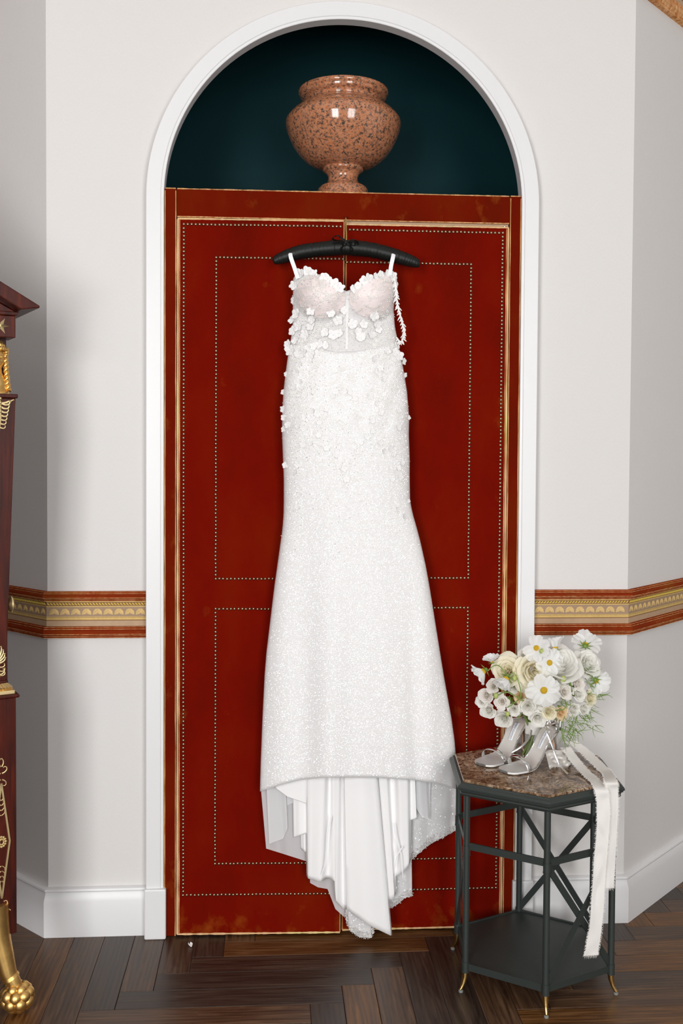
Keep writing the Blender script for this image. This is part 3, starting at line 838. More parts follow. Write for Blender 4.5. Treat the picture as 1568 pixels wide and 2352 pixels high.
# lace: fabric flowers, leafy sprigs and beads on the bodice and hips
def flower_mesh(seed):
    rnd = random.Random(seed); m = MB(); np2 = 5
    for k in range(np2):
        a = 2*PI*k/np2+rnd.uniform(-.25, .25); L = .0125*rnd.uniform(.8, 1.15); W = .0062*rnd.uniform(.85, 1.15); lift = rnd.uniform(.05, .35)
        def f(u, v):
            s_ = (u-.5)*2; wd = W*math.sin(PI*(.12+.80*v))**.75
            x = s_*wd; y = L*v; h = .0012+L*lift*v*v+.0016*(1-s_*s_)*math.sin(PI*v)
            return (x*math.cos(a)-y*math.sin(a), -h, x*math.sin(a)+y*math.cos(a))
        m.grid(f, 4, 4)
    m.ball((0, -.0022, 0), .0022, 6, 4)
    me = bpy.data.meshes.new('fabric_flower'); me.from_pydata(m.v, [], m.f); me.materials.append(MT['petal_cloth']); me.shade_smooth(); return me
fms = [flower_mesh(i) for i in range(4)]
def density(x, y):
    l, r = interp(LFT, y), interp(RGT, y); e = min(x-l, r-x)/(r-l)
    if y < 800:
        d = .9 if e < .30 else .35
        for cx in (737, 858):
            if ((x-cx)/48)**2+((y-680)/38)**2 < 1: d = .45
        return d
    if y < 960: return .75 if e < .25 else .25
    d = .8*(1-sm((y-1000)/270)) if e < .14 else 0
    v = abs(x-795)-(1130-y)*.62
    if 960 < y < 1130 and -45 < v < 5: d = max(d, .45)
    if y < 1060 and e < .32: d = max(d, .5)
    return d
flw = [(x, interp(TOP, x)+2) for x in (690, 705, 720, 745, 752, 768, 779, 812, 822, 836, 846, 862, 874, 890, 902)]
flw += [(660, 790), (666, 805), (673, 690), (674, 655), (671, 735), (672, 760), (651, 960), (650, 940), (651, 985), (655, 1068), (938, 958), (927, 830), (930, 862), (910, 795), (907, 655), (903, 640), (650, 900), (657, 860),
        (745, 762), (700, 768), (778, 766), (835, 745), (828, 775), (822, 762), (865, 742), (713, 715), (860, 725), (795, 1100), (790, 1075), (810, 1060), (715, 810), (890, 805), (775, 735), (760, 720)]
rnd = random.Random(3)
while len(flw) < 122:
    y = rnd.uniform(690, 1230); x = rnd.uniform(interp(LFT, y)+2, interp(RGT, y)-2)
    if rnd.random() < density(x, y)*.8 and coff(x, y) == 0 and all((x-a)**2+(y-b)**2 > 150 for a, b in flw): flw.append((x, y))
for i, (x, y) in enumerate(flw):
    p = fsurf(x, y, .003+coff(x, y)); l, r = interp(LFT, y), interp(RGT, y); u = max(-1, min(1, (x-(l+r)/2)/((r-l)/2)))
    o = obj('fabric_flower', fms[i % 4], dress); o.location = p
    o.rotation_euler = (rnd.uniform(-.3, .3), rnd.uniform(0, 6), u*.75); q = rnd.uniform(.9, 1.3) if y < 830 else rnd.uniform(.6, .9)
    o.scale = (q, q*(.8 if y < 830 else .55), q)
sp = MB(); be = MB()
def leaflet(m, x, y, a, L, off=.0016):
    c = math.cos(a); s_ = math.sin(a); pts = []
    for t, wd in ((0, .3), (.35, 1), (.7, .75), (1, .05)):
        px, py = x+c*L*t, y+s_*L*t
        for q in (-1, 1): pts.append(fsurf(px-s_*q*wd*L*.16, py+c*q*wd*L*.16, off+coff(x, y)+.0012*math.sin(PI*t)))
    m.add(pts, [(0, 1, 3, 2), (2, 3, 5, 4), (4, 5, 7, 6)])
cnt = 0
while cnt < 700:
    y = rnd.uniform(632, 1260); x = rnd.uniform(interp(LFT, y)+3, interp(RGT, y)-3)
    if y < interp(TOP, x)+4 or rnd.random() > density(x, y)+.06: continue
    cnt += 1; a = rnd.uniform(0, 2*PI); cv = rnd.uniform(-.12, .12)
    for k in range(6):
        x += 4.2*math.cos(a); y += 4.2*math.sin(a); a += cv
        if not (interp(LFT, y)+2 < x < interp(RGT, y)-2 and y > interp(TOP, x)+3): break
        leaflet(sp, x, y, a+.7, 5.5-.5*k); leaflet(sp, x, y, a-.7, 5.5-.5*k)
stuff(sp.build('lace_embroidery', 'thread', dress, norm=False))
cnt = 0
while cnt < 1700:
    y = rnd.uniform(632, 1300); x = rnd.uniform(interp(LFT, y)+2, interp(RGT, y)-2)
    if y < interp(TOP, x)+3 or rnd.random() > density(x, y)+.12: continue
    cnt += 1; be.ball(fsurf(x, y, .002+coff(x, y)), rnd.uniform(.0008, .0017), 5, 4)
stuff(be.build('sequins', 'sequin', dress))
# loose beaded strand at the right side of the bodice
st_ = dense([(906, 640, -.125), (909, 665, -.13), (911, 690, -.132), (916, 715, -.134), (924, 745, -.134), (928, 770, -.132), (920, 785, -.128), (910, 775, -.12)], 8)
m = MB(); m.tube([at(*p)-D0 for p in st_], .0024, 6)
for i in range(3, len(st_)-2, 2):
    x, y, Y = st_[i]
    for q in (-1, 1):
        a = PI/2+q*rnd.uniform(.35, .8); L = rnd.uniform(6, 13)
        m.tube([at(x, y, Y)-D0, at(x+math.cos(a)*L*.5, y+math.sin(a)*L*.5, Y-.003)-D0, at(x+math.cos(a)*L, y+math.sin(a)*L, Y-.004)-D0], [.0018, .0022, .001], 5)
m.build('beaded_strand', 'lace', dress)


# ------------------------------------------------------------------ hexagonal side table
TX, TY, TA = .519, -.298, math.radians(-95)
table = thing('side_table', 'hexagonal grey metal side table with brown marble top', 'table', (TX, TY, 0))
def hx(r, i, z): return Vector((r*math.cos(TA+i*PI/3), r*math.sin(TA+i*PI/3), z))
def hexring(m, prof):
    """closed profile (radius, z) swept round the six corners"""
    n = len(prof); vs = [hx(r, i, z) for i in range(6) for r, z in prof]
    m.add(vs, [(i*n+j, ((i+1) % 6)*n+j, ((i+1) % 6)*n+(j+1) % n, i*n+(j+1) % n) for i in range(6) for j in range(n)])
MTOP = .580
m = MB(); vs = []
for r, z in ((.240, .560), (.2405, .5775), (.2385, MTOP)): vs += [hx(r, i, z) for i in range(6)]
m.add(vs, [tuple(reversed(range(6))), tuple(range(12, 18))]+[(k+i, k+(i+1) % 6, k+6+(i+1) % 6, k+6+i) for k in (0, 6) for i in range(6)])
m.build('marble_top', 'marble', table, smooth=0)
m = MB()
hexring(m, [(.2412, .556), (.2412, .5735), (.247, .5735), (.2485, .570), (.2555, .566), (.2575, .562), (.2575, .558), (.2535, .556), (.2535, .553), (.249, .5515), (.246, .546), (.2475, .543), (.2445, .538), (.236, .536), (.22, .536), (.22, .556)])
m.build('moulded_rim', 'iron', table, smooth=0)
LR = .2265
for i in range(6):
    m = MB(); p = hx(LR, i, 0)
    m.tube([p+Vector((0, 0, .052)), p+Vector((0, 0, .54))], .0088, 14)
    for z in (.066, .386, .548): m.tube([p+Vector((0, 0, z-.013)), p+Vector((0, 0, z+.013))], .0102, 14)
    for z in (.054, .079, .373): m.tube([p+Vector((0, 0, z-.0016)), p+Vector((0, 0, z+.0016))], .0108, 14)
    leg = m.build('leg', 'iron', table)
    d = hx(1, i, 0); q = MB()
    q.tube([p+Vector((0, 0, .053)), p+d*.001+Vector((0, 0, .040)), p+d*.006+Vector((0, 0, .022)), p+d*.013+Vector((0, 0, .010)), p+d*.017+Vector((0, 0, .007))], [.0088, .0082, .0058, .0046, .0030], 12)
    q.build('brass_foot', 'brass', leg)
    MB().lathe([(.006, 0), (.0065, .004), (.004, .0055)], 10, p+d*.0145).build('glide', 'glide', leg)
m = MB(); poly = [hx(LR-.003, i, 0) for i in range(6)]
m.prism([(v.x, v.y) for v in poly], .066, .072)
m.build('shelf', 'iron', table, smooth=0)
for i in range(6):
    a, b = hx(LR-.002, i, .0665), hx(LR-.002, i+1, .0665)
    MB().bar(a, b, .005, .019).build('shelf_edge', 'iron', table, smooth=0)
# flat stretchers and crossed braces: front sides have a mid rail, back sides a high rail
for i in range(6):
    z = .398
    MB().bar(hx(LR, i, z), hx(LR, i+1, z), .005, .019).build('stretcher', 'iron', table, smooth=0)
for i, za, zb in ((2, .390, .080), (4, .390, .080), (0, .390, .080)):
    MB().bar(hx(LR-.003, i, za), hx(LR-.003, i+1, zb), .004, .017).build('cross_brace', 'iron', table, smooth=0)
    MB().bar(hx(LR+.003, i, zb), hx(LR+.003, i+1, za), .004, .017).build('cross_brace', 'iron', table, smooth=0)


# ------------------------------------------------------------------ silver sandals
def text_mesh(txt, size):
    cu = bpy.data.curves.new('t', 'FONT'); cu.body = txt; cu.size = size; cu.align_x = 'CENTER'; cu.align_y = 'CENTER'; cu.extrude = .00008
    o = bpy.data.objects.new('t', cu); COL.objects.link(o)
    dg = bpy.context.evaluated_depsgraph_get(); me = bpy.data.meshes.new_from_object(o.evaluated_get(dg))
    bpy.data.objects.remove(o); me.materials.clear(); me.materials.append(MT['ink']); return me
LBL = text_mesh('JIMMY CHOO', .0088)
SZ = [(0, .098), (.012, .097), (.024, .091), (.036, .080), (.048, .064), (.060, .046), (.072, .030), (.084, .018), (.096, .0105), (.110, .0070), (.13, .0055), (.20, .005)]
SW = [(-.006, .010), (0, .021), (.012, .028), (.03, .028), (.055, .024), (.08, .027), (.105, .035), (.13, .0395), (.155, .0385), (.175, .0355), (.186, .029), (.1935, .017)]
def sole_pt(x, s_, h=0):
    z = interp(SZ, x); dz = (interp(SZ, x+.004)-interp(SZ, x-.004))/.008
    n = Vector((-dz, 0, 1)).normalized()
    return Vector((x, s_*interp(SW, x), z))+n*h
def sandal(label, heel, ang, strap_pts, side):
    t = thing('high_heel_sandal', label, 'shoe', (heel[0], heel[1], MTOP), ang)
    m = MB(); X0, X1 = -.006, .1935
    def plate(h0, h1):
        top = lambda u, v: sole_pt(X0+(X1-X0)*v, usp(u), h1); bot = lambda u, v: sole_pt(X0+(X1-X0)*v, usp(1-u), h0)
        def ring(u, v): return top(u*2, v) if u < .5 else bot((u-.5)*2, v)
        return ring
    q = MB(); q.grid(plate(-.002, .0028), 24, 40, True); q.build('sole', 'silver_glitter', t, smooth=50)
    q = MB(); q.grid(lambda u, v: sole_pt(.0+.112*v, (u-.5)*1.88, .0034), 10, 30); q.build('insole', 'insole', t, smooth=180)
    # square glittering toe bed
    q = MB(); q.grid(lambda u, v: sole_pt(.112+.079*v, (u-.5)*1.9, .0034), 10, 12); q.build('toe_bed', 'silver_glitter', t, smooth=180)
    # heel and counter
    MB().tube([(.006, 0, .096), (.002, 0, .075), (-.003, 0, .045), (-.004, 0, .015), (-.004, 0, 0)], [.017, .0098, .0062, .0050, .0048], 14).build('heel', ['silver'], t, smooth=60)
    MB().tube([(.0062, 0, .088), (.0058, 0, .072), (.0028, 0, .045), (.0012, 0, .012)], [.010, .0065, .0040, .0032], 8).build('heel_breast', 'nude', t, smooth=60)
    def counter(u, v):
        a = -1.75+3.5*u; r = .0262+.002*math.sin(PI*v)
        hgt = .030*(.55+.45*math.cos(a*.8))
        return (.018-r*math.cos(a)*.92, r*math.sin(a), .094+hgt*v+.004*abs(a)*-.6)
    MB().grid(counter, 30, 8).build('heel_counter', 'silver', t, smooth=180, solid=.0022)
    # toe strap
    pts = []
    for i in range(25):
        a = PI*i/24; x = .132+.010*math.sin(a)
        pts.append((x, -.0400*math.cos(a), .006+.034*math.sin(a)**.8))
    MB().tube(pts, .0070, 8, flat=.28, upv=(0, -1, .1)).build('toe_strap', 'silver', t, smooth=50)
    # ankle strap
    a_ = [(.026+.036*math.cos(th), .036*math.sin(th), .128-.012*math.cos(th)) for th in [PI+.25+(2*PI-.5)*i/28 for i in range(29)]]
    MB().tube(a_, .0046, 8, flat=.28, upv=(.3, 0, 1)).build('ankle_strap', 'silver', t, smooth=50)
    q = MB(); by = .036*side
    q.tube([(.03+.006*math.cos(th), by+side*.002, .128+.008*math.sin(th)) for th in [2*PI*i/16 for i in range(17)]], .0011, 6)
    q.build('buckle', 'steel', t)
    for s_ in (-1, 1):
        MB().tube([(.006, s_*.0265, .098), (.003, s_*.028, .110), (-.002, s_*.025, .128)], .0042, 8, flat=.3, upv=(0, s_, 0)).build('side_strap', 'silver', t, smooth=50)
    MB().tube(dense(strap_pts, 6), .0030, 8, flat=.35, upv=(0, 0, 1)).build('strap_end', 'silver', t, smooth=50)
    for s_ in (-1, 1):
        MB().tube([sole_pt(.002+.128*i/40, s_, .003) for i in range(41)], .0021, 6).build('edge_binding', 'silver', t, smooth=60)
    # maker's label on the insole
    lb = MB(); lb.grid(lambda u, v: sole_pt(.022+.037*u, (v-.5)*.62, .0042), 10, 4); lab = lb.build('insole_label', 'label', t, smooth=180, solid=.0003)
    me = LBL.copy()
    for vtx in me.vertices:
        x = .0405+vtx.co.x*.62; p = sole_pt(x, vtx.co.y/.026, .0047+vtx.co.z); vtx.co = p
    obj('lettering', me, lab)
    return t
angB = math.atan2(-.093, -.164)
sandal('silver high heel sandal in front, its loose strap lying on the marble', (.590, -.258), angB, [(.060, .020, .116), (.066, .036, .105), (.062, .050, .075), (.056, .060, .045), (.052, .078, .016), (.056, .108, .004)], 1)
sandal('silver high heel sandal behind, nearest the red wardrobe', (.522, -.164), math.atan2(-.118, -.143), [(.010, .034, .118), (.020, .046, .10), (.045, .058, .07), (.075, .052, .046), (.10, .036, .030)], 1)


# ------------------------------------------------------------------ bouquet
bq = thing('bridal_bouquet', 'bouquet of white roses and cosmos with trailing silk ribbon on marble table', 'bouquet', (.537, -.206, MTOP))
B0 = Vector(bq.location)
def rose_mesh(seed, mat, openness=1.0):
    rnd = random.Random(seed); m = MB()
    # rose of unit radius, opening towards +Z: petals wound in a spiral, inner ones upright, outer ones rolled back
    n = 24
    for k in range(n):
        t = k/(n-1); a0 = k*2.4+rnd.uniform(-.25, .25); rr = (.07+.72*t**.85)*rnd.uniform(.95, 1.05)
        wdt = 2.3-1.0*t; top = (.60-.42*t**1.6)*rnd.uniform(.92, 1.08); curl = (.05+.26*t*openness)*rnd.uniform(.7, 1.2); ru = rnd.uniform(0, 6)
        def f(u, v):
            s_ = (u-.5)*2; a = a0+s_*wdt/2*(math.sin(PI*(.2+.55*v))**.5)
            lip = max(0, v-.62)/.38
            rad = rr*(.40+.60*math.sin(min(1, v*1.25)*PI/2))*(1-(.18-.25*t)*v)+curl*lip**1.4*(1-.35*s_*s_)+.02*math.sin(5*s_+ru)*v
            z = -.55+(top+.55)*v-curl*.75*lip*lip-.12*s_*s_*v*v+.025*math.sin(4*s_+ru)*v
            return (rad*math.cos(a), rad*math.sin(a), z)
        m.grid(f, 7, 7)
    me = bpy.data.meshes.new('rose'); me.from_pydata(m.v, [], m.f); me.materials.append(MT[mat]); me.shade_smooth(); return me
RM = {k: [rose_mesh(i*5+j, k, .7+.3*j) for j in range(2)] for i, k in enumerate(('rose_white', 'rose_cream', 'rose_blush', 'rose_peach'))}
def orient(o, dirv, spin):
    q = Vector(dirv).normalized().to_track_quat('Z', 'Y').to_matrix().to_4x4() @ Matrix.Rotation(spin, 4, 'Z')
    o.rotation_euler = q.to_euler()
BC = at(1238, 1590, -.25)                        # heart of the flower dome
BK = (2.82)/FPX
def dome(x, y, push=0):
    q = min(.98, ((x-1238)/165)**2+((y-1565)/125)**2)
    return -.235-.105*math.sqrt(1-q)-push
rnd = random.Random(11)
def rose(x, y, r, kind, push=0, d=None):
    Y = dome(x, y, push); p = at(x, y, Y)
    if d is None:
        d = (p-at(1238, 1600, -.20)).normalized()*.8+Vector((0, -.75, .12))
    o = obj('rose', RM[kind][rnd.randrange(2)], bq); s_ = r*BK*1.0
    d = Vector(d).normalized(); o.location = p-d*(s_*.35)-B0; o.scale = (s_,)*3; orient(o, d, rnd.uniform(0, 6))
    return o
for a in [(1228, 1543, 48, 'rose_cream', .012, (-.1, -1, .12)), (1163, 1537, 38, 'rose_cream', 0), (1290, 1516, 54, 'rose_white', .012, (.1, -.75, .7)), (1358, 1522, 36, 'rose_white'),
          (1112, 1597, 19, 'rose_blush'), (1102, 1612, 15, 'rose_white'), (1117, 1634, 21, 'rose_white'), (1150, 1612, 19, 'rose_blush', .01), (1153, 1655, 23, 'rose_white'), (1178, 1631, 16, 'rose_white'), (1130, 1575, 18, 'rose_blush'),
          (1212, 1624, 21, 'rose_white'), (1236, 1652, 23, 'rose_white', .01), (1263, 1638, 20, 'rose_cream', .008), (1300, 1590, 19, 'rose_blush'), (1331, 1570, 19, 'rose_blush'), (1334, 1594, 19, 'rose_white', .01), (1322, 1632, 18, 'rose_white'), (1346, 1630, 18, 'rose_white', .006),
          (1292, 1640, 18, 'rose_peach', -.005), (1193, 1600, 17, 'rose_peach', -.02), (1361, 1604, 20, 'rose_cream', -.005), (1205, 1500, 17, 'rose_white', -.02), (1205, 1570, 20, 'rose_white', -.02), (1275, 1560, 22, 'rose_white', -.03), (1320, 1545, 22, 'rose_white', -.03), (1180, 1575, 18, 'rose_white', -.02), (1240, 1605, 20, 'rose_white', -.03)]:
    rose(*a)
def petal_mesh(seed):
    rnd = random.Random(seed); m = MB()
    def f(u, v):
        s_ = (u-.5)*2; wd = .36*math.sin(PI*min(.90, .10+.62*v**.8))**.9
        notch = .07*abs(math.sin(s_*PI*1.5))*max(0, v-.75)*4
        y = .10+.92*v-.10*s_*s_*v-notch*.6
        z = .10*v-.16*v*v+.05*math.sin(s_*7+seed)*v+.08*s_*s_*v
        return (s_*wd, y, z)
    m.grid(f, 8, 8)
    me = bpy.data.meshes.new('petal'); me.from_pydata(m.v, [], m.f); me.materials.append(MT['cosmos']); me.shade_smooth(); return me
PMS = [petal_mesh(i) for i in range(3)]
def disc_mesh():
    m = MB(); m.ball((0, 0, .05), .20, 14, 8, sz=.55)
    for i in range(60):
        r = .19*math.sqrt(i/60); a = i*2.4; m.ball((r*math.cos(a), r*math.sin(a), .05+.10*math.sqrt(max(0, 1-(r/.2)**2))), .022, 5, 4)
    me = bpy.data.meshes.new('cosmos'); me.from_pydata(m.v, [], m.f); me.materials.append(MT['pollen']); me.shade_smooth(); return me
DM = disc_mesh()
def sepal_mesh():
    m = MB()
    for k in range(8):
        a = 2*PI*k/8
        m.tube([(.05*math.cos(a), .05*math.sin(a), -.10), (.25*math.cos(a), .25*math.sin(a), -.10), (.48*math.cos(a+.1), .48*math.sin(a+.1), -.03)], [.035, .045, .006], 6, flat=.4, upv=(0, 0, 1))
    m.ball((0, 0, -.11), .13, 10, 8)
    me = bpy.data.meshes.new('sepals'); me.from_pydata(m.v, [], m.f); me.materials.append(MT['leaf']); me.shade_smooth(); return me
SM = sepal_mesh()
def cosmos(x, y, r, d, push=0, cup=0., miss=()):
    p = at(x, y, dome(x, y, push)); s_ = r*BK
    o = obj('cosmos_flower', DM, bq); o.location = p-B0; o.scale = (s_,)*3; orient(o, d, rnd.uniform(0, 6))
    for k in range(8):
        if k in miss: continue
        c = obj('petal', PMS[k % 3], o); c.matrix_local = Matrix.Rotation(2*PI*k/8+rnd.uniform(-.12, .12), 4, 'Z') @ Matrix.Rotation(cup+rnd.uniform(-.12, .12), 4, 'X') @ Matrix.Scale(rnd.uniform(.9, 1.08), 4)
    obj('sepals', SM, o)
    return p
cosmos(1248, 1585, 41, (.0, -1, -.05), .03)
cosmos(1232, 1489, 35, (-.45, -.8, .35), .01, .35, (2,))
cosmos(1261, 1522, 34, (.1, -1, .1), .012, .1)
cosmos(1344, 1481, 40, (.35, .72, .55), 0, .25)
cosmos(1112, 1540, 36, (-.75, .1, -.55), .005, .75)
cosmos(1163, 1556, 36, (-.5, -.25, -.85), .03, .85)
cosmos(1275, 1490, 34, (-.1, .25, .9), .01, .9)
cosmos(1368, 1563, 34, (.6, .6, -.5), -.01, .45)
cosmos(1130, 1520, 24, (-.3, -.2, .9), -.015, .7)
# buds, greenery, stems
for x, y, r in ((1293, 1560, 8), (1181, 1558, 7), (1138, 1598, 7), (1245, 1497, 8), (1165, 1640, 6)):
    p = at(x, y, dome(x, y, .02))
    MB().ball(p-B0, r*BK*.85, 10, 8, sz=1.2).build('bud', 'bud', bq)
gr = MB()
def tendril(x, y, a, L, Y, bend, r=.0010):
    pts = []
    for i in range(7):
        pts.append(at(x, y, Y+.004*math.sin(i))-B0); x += math.cos(a)*L/6; y += math.sin(a)*L/6; a += bend/6
    gr.tube(pts, [r*(1-.10*i) for i in range(7)], 5)
    return x, y
for cx, cy, n, R_, L in ((1318, 1655, 34, 26, 34), (1345, 1650, 22, 22, 30), (1300, 1680, 22, 16, 34), (1368, 1590, 20, 18, 30), (1355, 1560, 18, 16, 26), (1340, 1540, 14, 16, 24), (1190, 1580, 22, 24, 24), (1180, 1625, 12, 18, 20), (1265, 1560, 10, 20, 18), (1330, 1610, 14, 24, 24), (1150, 1585, 10, 16, 20), (1290, 1612, 12, 12, 20)):
    for i in range(n):
        x, y = cx+rnd.uniform(-R_, R_), cy+rnd.uniform(-R_, R_)
        a = math.atan2(y-1560, x-1238)+rnd.uniform(-1.1, 1.1)
        tendril(x, y, a, L*rnd.uniform(.5, 1.2), min(-.06, dome(x, y, -.02 if y < 1640 else .03)), rnd.uniform(-1.2, 1.2), .0011)
stuff(gr.build('feathery_leaves', 'leaf', bq))
for pts in ([(1165, 1625), (1195, 1600), (1188, 1560), (1178, 1546), (1166, 1556)], [(1120, 1541), (1134, 1529), (1150, 1533), (1175, 1570)], [(1143, 1597), (1165, 1590), (1200, 1610)], [(1295, 1562), (1310, 1572), (1312, 1590)], [(1275, 1632), (1296, 1628), (1302, 1612)]):
    c = dense([(x, y, 0) for x, y in pts], 6)
    MB().tube([at(x, y, dome(x, y, .018))-B0 for x, y, _ in c], .0014, 6).build('tendril', 'leaf', bq)
lf = MB()
for i in range(46):
    x, y = rnd.uniform(1130, 1345), rnd.uniform(1500, 1650)
    p = at(x, y, dome(x, y, -.045)); a = rnd.uniform(0, 6); L = rnd.uniform(.018, .034)
    dx = Vector((math.cos(a), -.4, math.sin(a))).normalized(); sd = dx.cross(Vector((0, -1, 0))).normalized()
    lf.add([p-B0, p+dx*L*.5+sd*L*.22-B0, p+dx*L-B0, p+dx*L*.5-sd*L*.22-B0], [(0, 1, 2, 3)])
stuff(lf.build('rose_leaves', 'leaf', bq, solid=.0006))
for i in range(15):
    a = i*2.4; r = .022*math.sqrt((i+.5)/15)
    tx, ty = .030*math.cos(a)*(r/.022), .030*math.sin(a)*(r/.022)
    p0 = Vector((.005-r*math.cos(a)*.8-.018, r*math.sin(a)*.8-.01, .0055+.0005*i)); p1 = Vector((.004+r*.6*math.cos(a), r*.6*math.sin(a), .085)); p2 = Vector((-.005+tx*1.6, -.01+ty*.8, .165))
    c = [p0+(p1-p0)*(k/5) for k in range(6)]+[p1+(p2-p1)*(k/5) for k in range(1, 6)]
    MB().tube(c, rnd.uniform(.0028, .0042), 8).build('stem', 'stem', bq)
wrap = MB(); wrap.grid(lambda u, v: (.004+(.0215+.0015*math.sin(9*u*PI))*math.cos(2*PI*u), (.0215+.0015*math.sin(7*u*PI))*math.sin(2*PI*u), .070+.036*v), 36, 4, True)
wrap.build('ribbon_wrap', 'ribbon', bq, smooth=180)


def ribbon(name, spine, width, mat='ribbon', par=bq, n=10, wob=.0012, seed=1):
    """spine: (x, y, z, across vector)"""
    rn = random.Random(seed)
    sp_ = dense([tuple(s_[:3])+tuple(s_[3]) for s_ in spine], n)
    k = len(sp_)-1; prof = [rn.uniform(.98, 1.02) for _ in range(k+1)]
    def fn(u, v):
        i = round(v*k); s_ = sp_[i]; ac = Vector(s_[3:6]).normalized(); c = Vector(s_[:3])
        nrm = Vector((-ac.y, ac.x, .2)) if abs(ac.z) < .8 else Vector((0, 1, 0))
        wv = wob*math.sin(i*.35+seed)*math.sin(u*PI*1.3+seed)
        return c+ac*((u-.5)*width*prof[i])+nrm*wv-B0
    m = MB(); m.grid(fn, 8, k); o = m.build(name, mat, par, smooth=180)
    fr = MB()
    for sd in (0., 1.):
        for i in range(0, k*4):
            v = i/(k*4); p = fn(sd, round(v*k)/k); p2 = fn(sd, min(1, (round(v*k)+1)/k)); f_ = v*k-math.floor(v*k); p = p+(p2-p)*f_
            s_ = sp_[round(v*k)]; ac = Vector(s_[3:6]).normalized()*(1 if sd else -1)
            L = rn.uniform(.001, .0055); q = p+ac*L+Vector((rn.uniform(-.001, .001), rn.uniform(-.001, .001), rn.uniform(-.0035, .001)))
            fr.tube([p, (p+q)/2+Vector((0, 0, .0004)), q], [.00035, .0003, .0002], 3, caps=False)
    e0, e1 = fn(0, 1), fn(1, 1)
    for i in range(40):
        p = e0+(e1-e0)*(i/39); q = p+Vector((rn.uniform(-.002, .002), 0, -rn.uniform(.002, .010))); fr.tube([p, q], [.00035, .0002], 3, caps=False)
    stuff(fr.build('frayed_edge', 'fray', o, norm=False))
    return o
def A(x, y, Y): p = at(x, y, Y); return (p.x, p.y, p.z)
def onT(x, y, h=.002):
    d = fw+rt*((x-784)/FPX)-up*((y-CYP)/FPX); p = CAM+d*((MTOP+h-CAM.z)/d.z); return (p.x, p.y, p.z)
# tail one: across the marble, over the rim, down to below the shelf
def tail(tab, hang_, ax_t, ax_h):
    sp = [onT(x, y, h)+(ax_t,) for x, y, h in tab]
    return [(s_[0], s_[1], s_[2], s_[3]) for s_ in sp]+[(*A(x, y, Y), ax_h) for x, y, Y in hang_]
ribbon('ribbon_tail', tail([(1298, 1716, .045), (1312, 1735, .028), (1330, 1758, .012), (1350, 1779, .005), (1366, 1793, .005)], [(1380, 1812, -.494), (1384, 1836, -.500), (1386, 1870, -.500), (1383, 1920, -.500), (1378, 1980, -.500), (1374, 2040, -.500), (1371, 2090, -.500), (1366, 2140, -.500), (1360, 2175, -.502), (1357, 2194, -.502)],
       (.80, .48, -.05), (.99, .12, 0)), .0350, seed=2)
ribbon('ribbon_tail', tail([(1310, 1702, .045), (1338, 1722, .026), (1362, 1745, .012), (1382, 1764, .005), (1394, 1774, .005)], [(1402, 1794, -.478), (1405, 1815, -.484), (1405, 1860, -.484), (1402, 1910, -.484), (1400, 1960, -.484), (1397, 2010, -.484), (1394, 2040, -.484)],
       (.85, .40, 0), (.99, .12, 0)), .0340, seed=5)
# crumpled end of ribbon behind the front shoe
cr = MB()
cr.grid(lambda u, v: Vector(onT(1262+52*u-10*v, 1768-12*u-40*v, .006+.050*v*(1-.3*u)+.006*math.sin(9*u+5*v)+.005*math.sin(14*v)))-B0+Vector((.0, .012*math.sin(7*u), 0)), 16, 14)
cr.build('ribbon_bow', 'ribbon', bq, smooth=180)


# ------------------------------------------------------------------ mahogany cabinet at the left
CA = math.radians(27)
cab = thing('mahogany_cabinet', 'mahogany cabinet with gilded bust, mounts and lion paw foot at left', 'cabinet', (-.909, -.428, 0), CA)
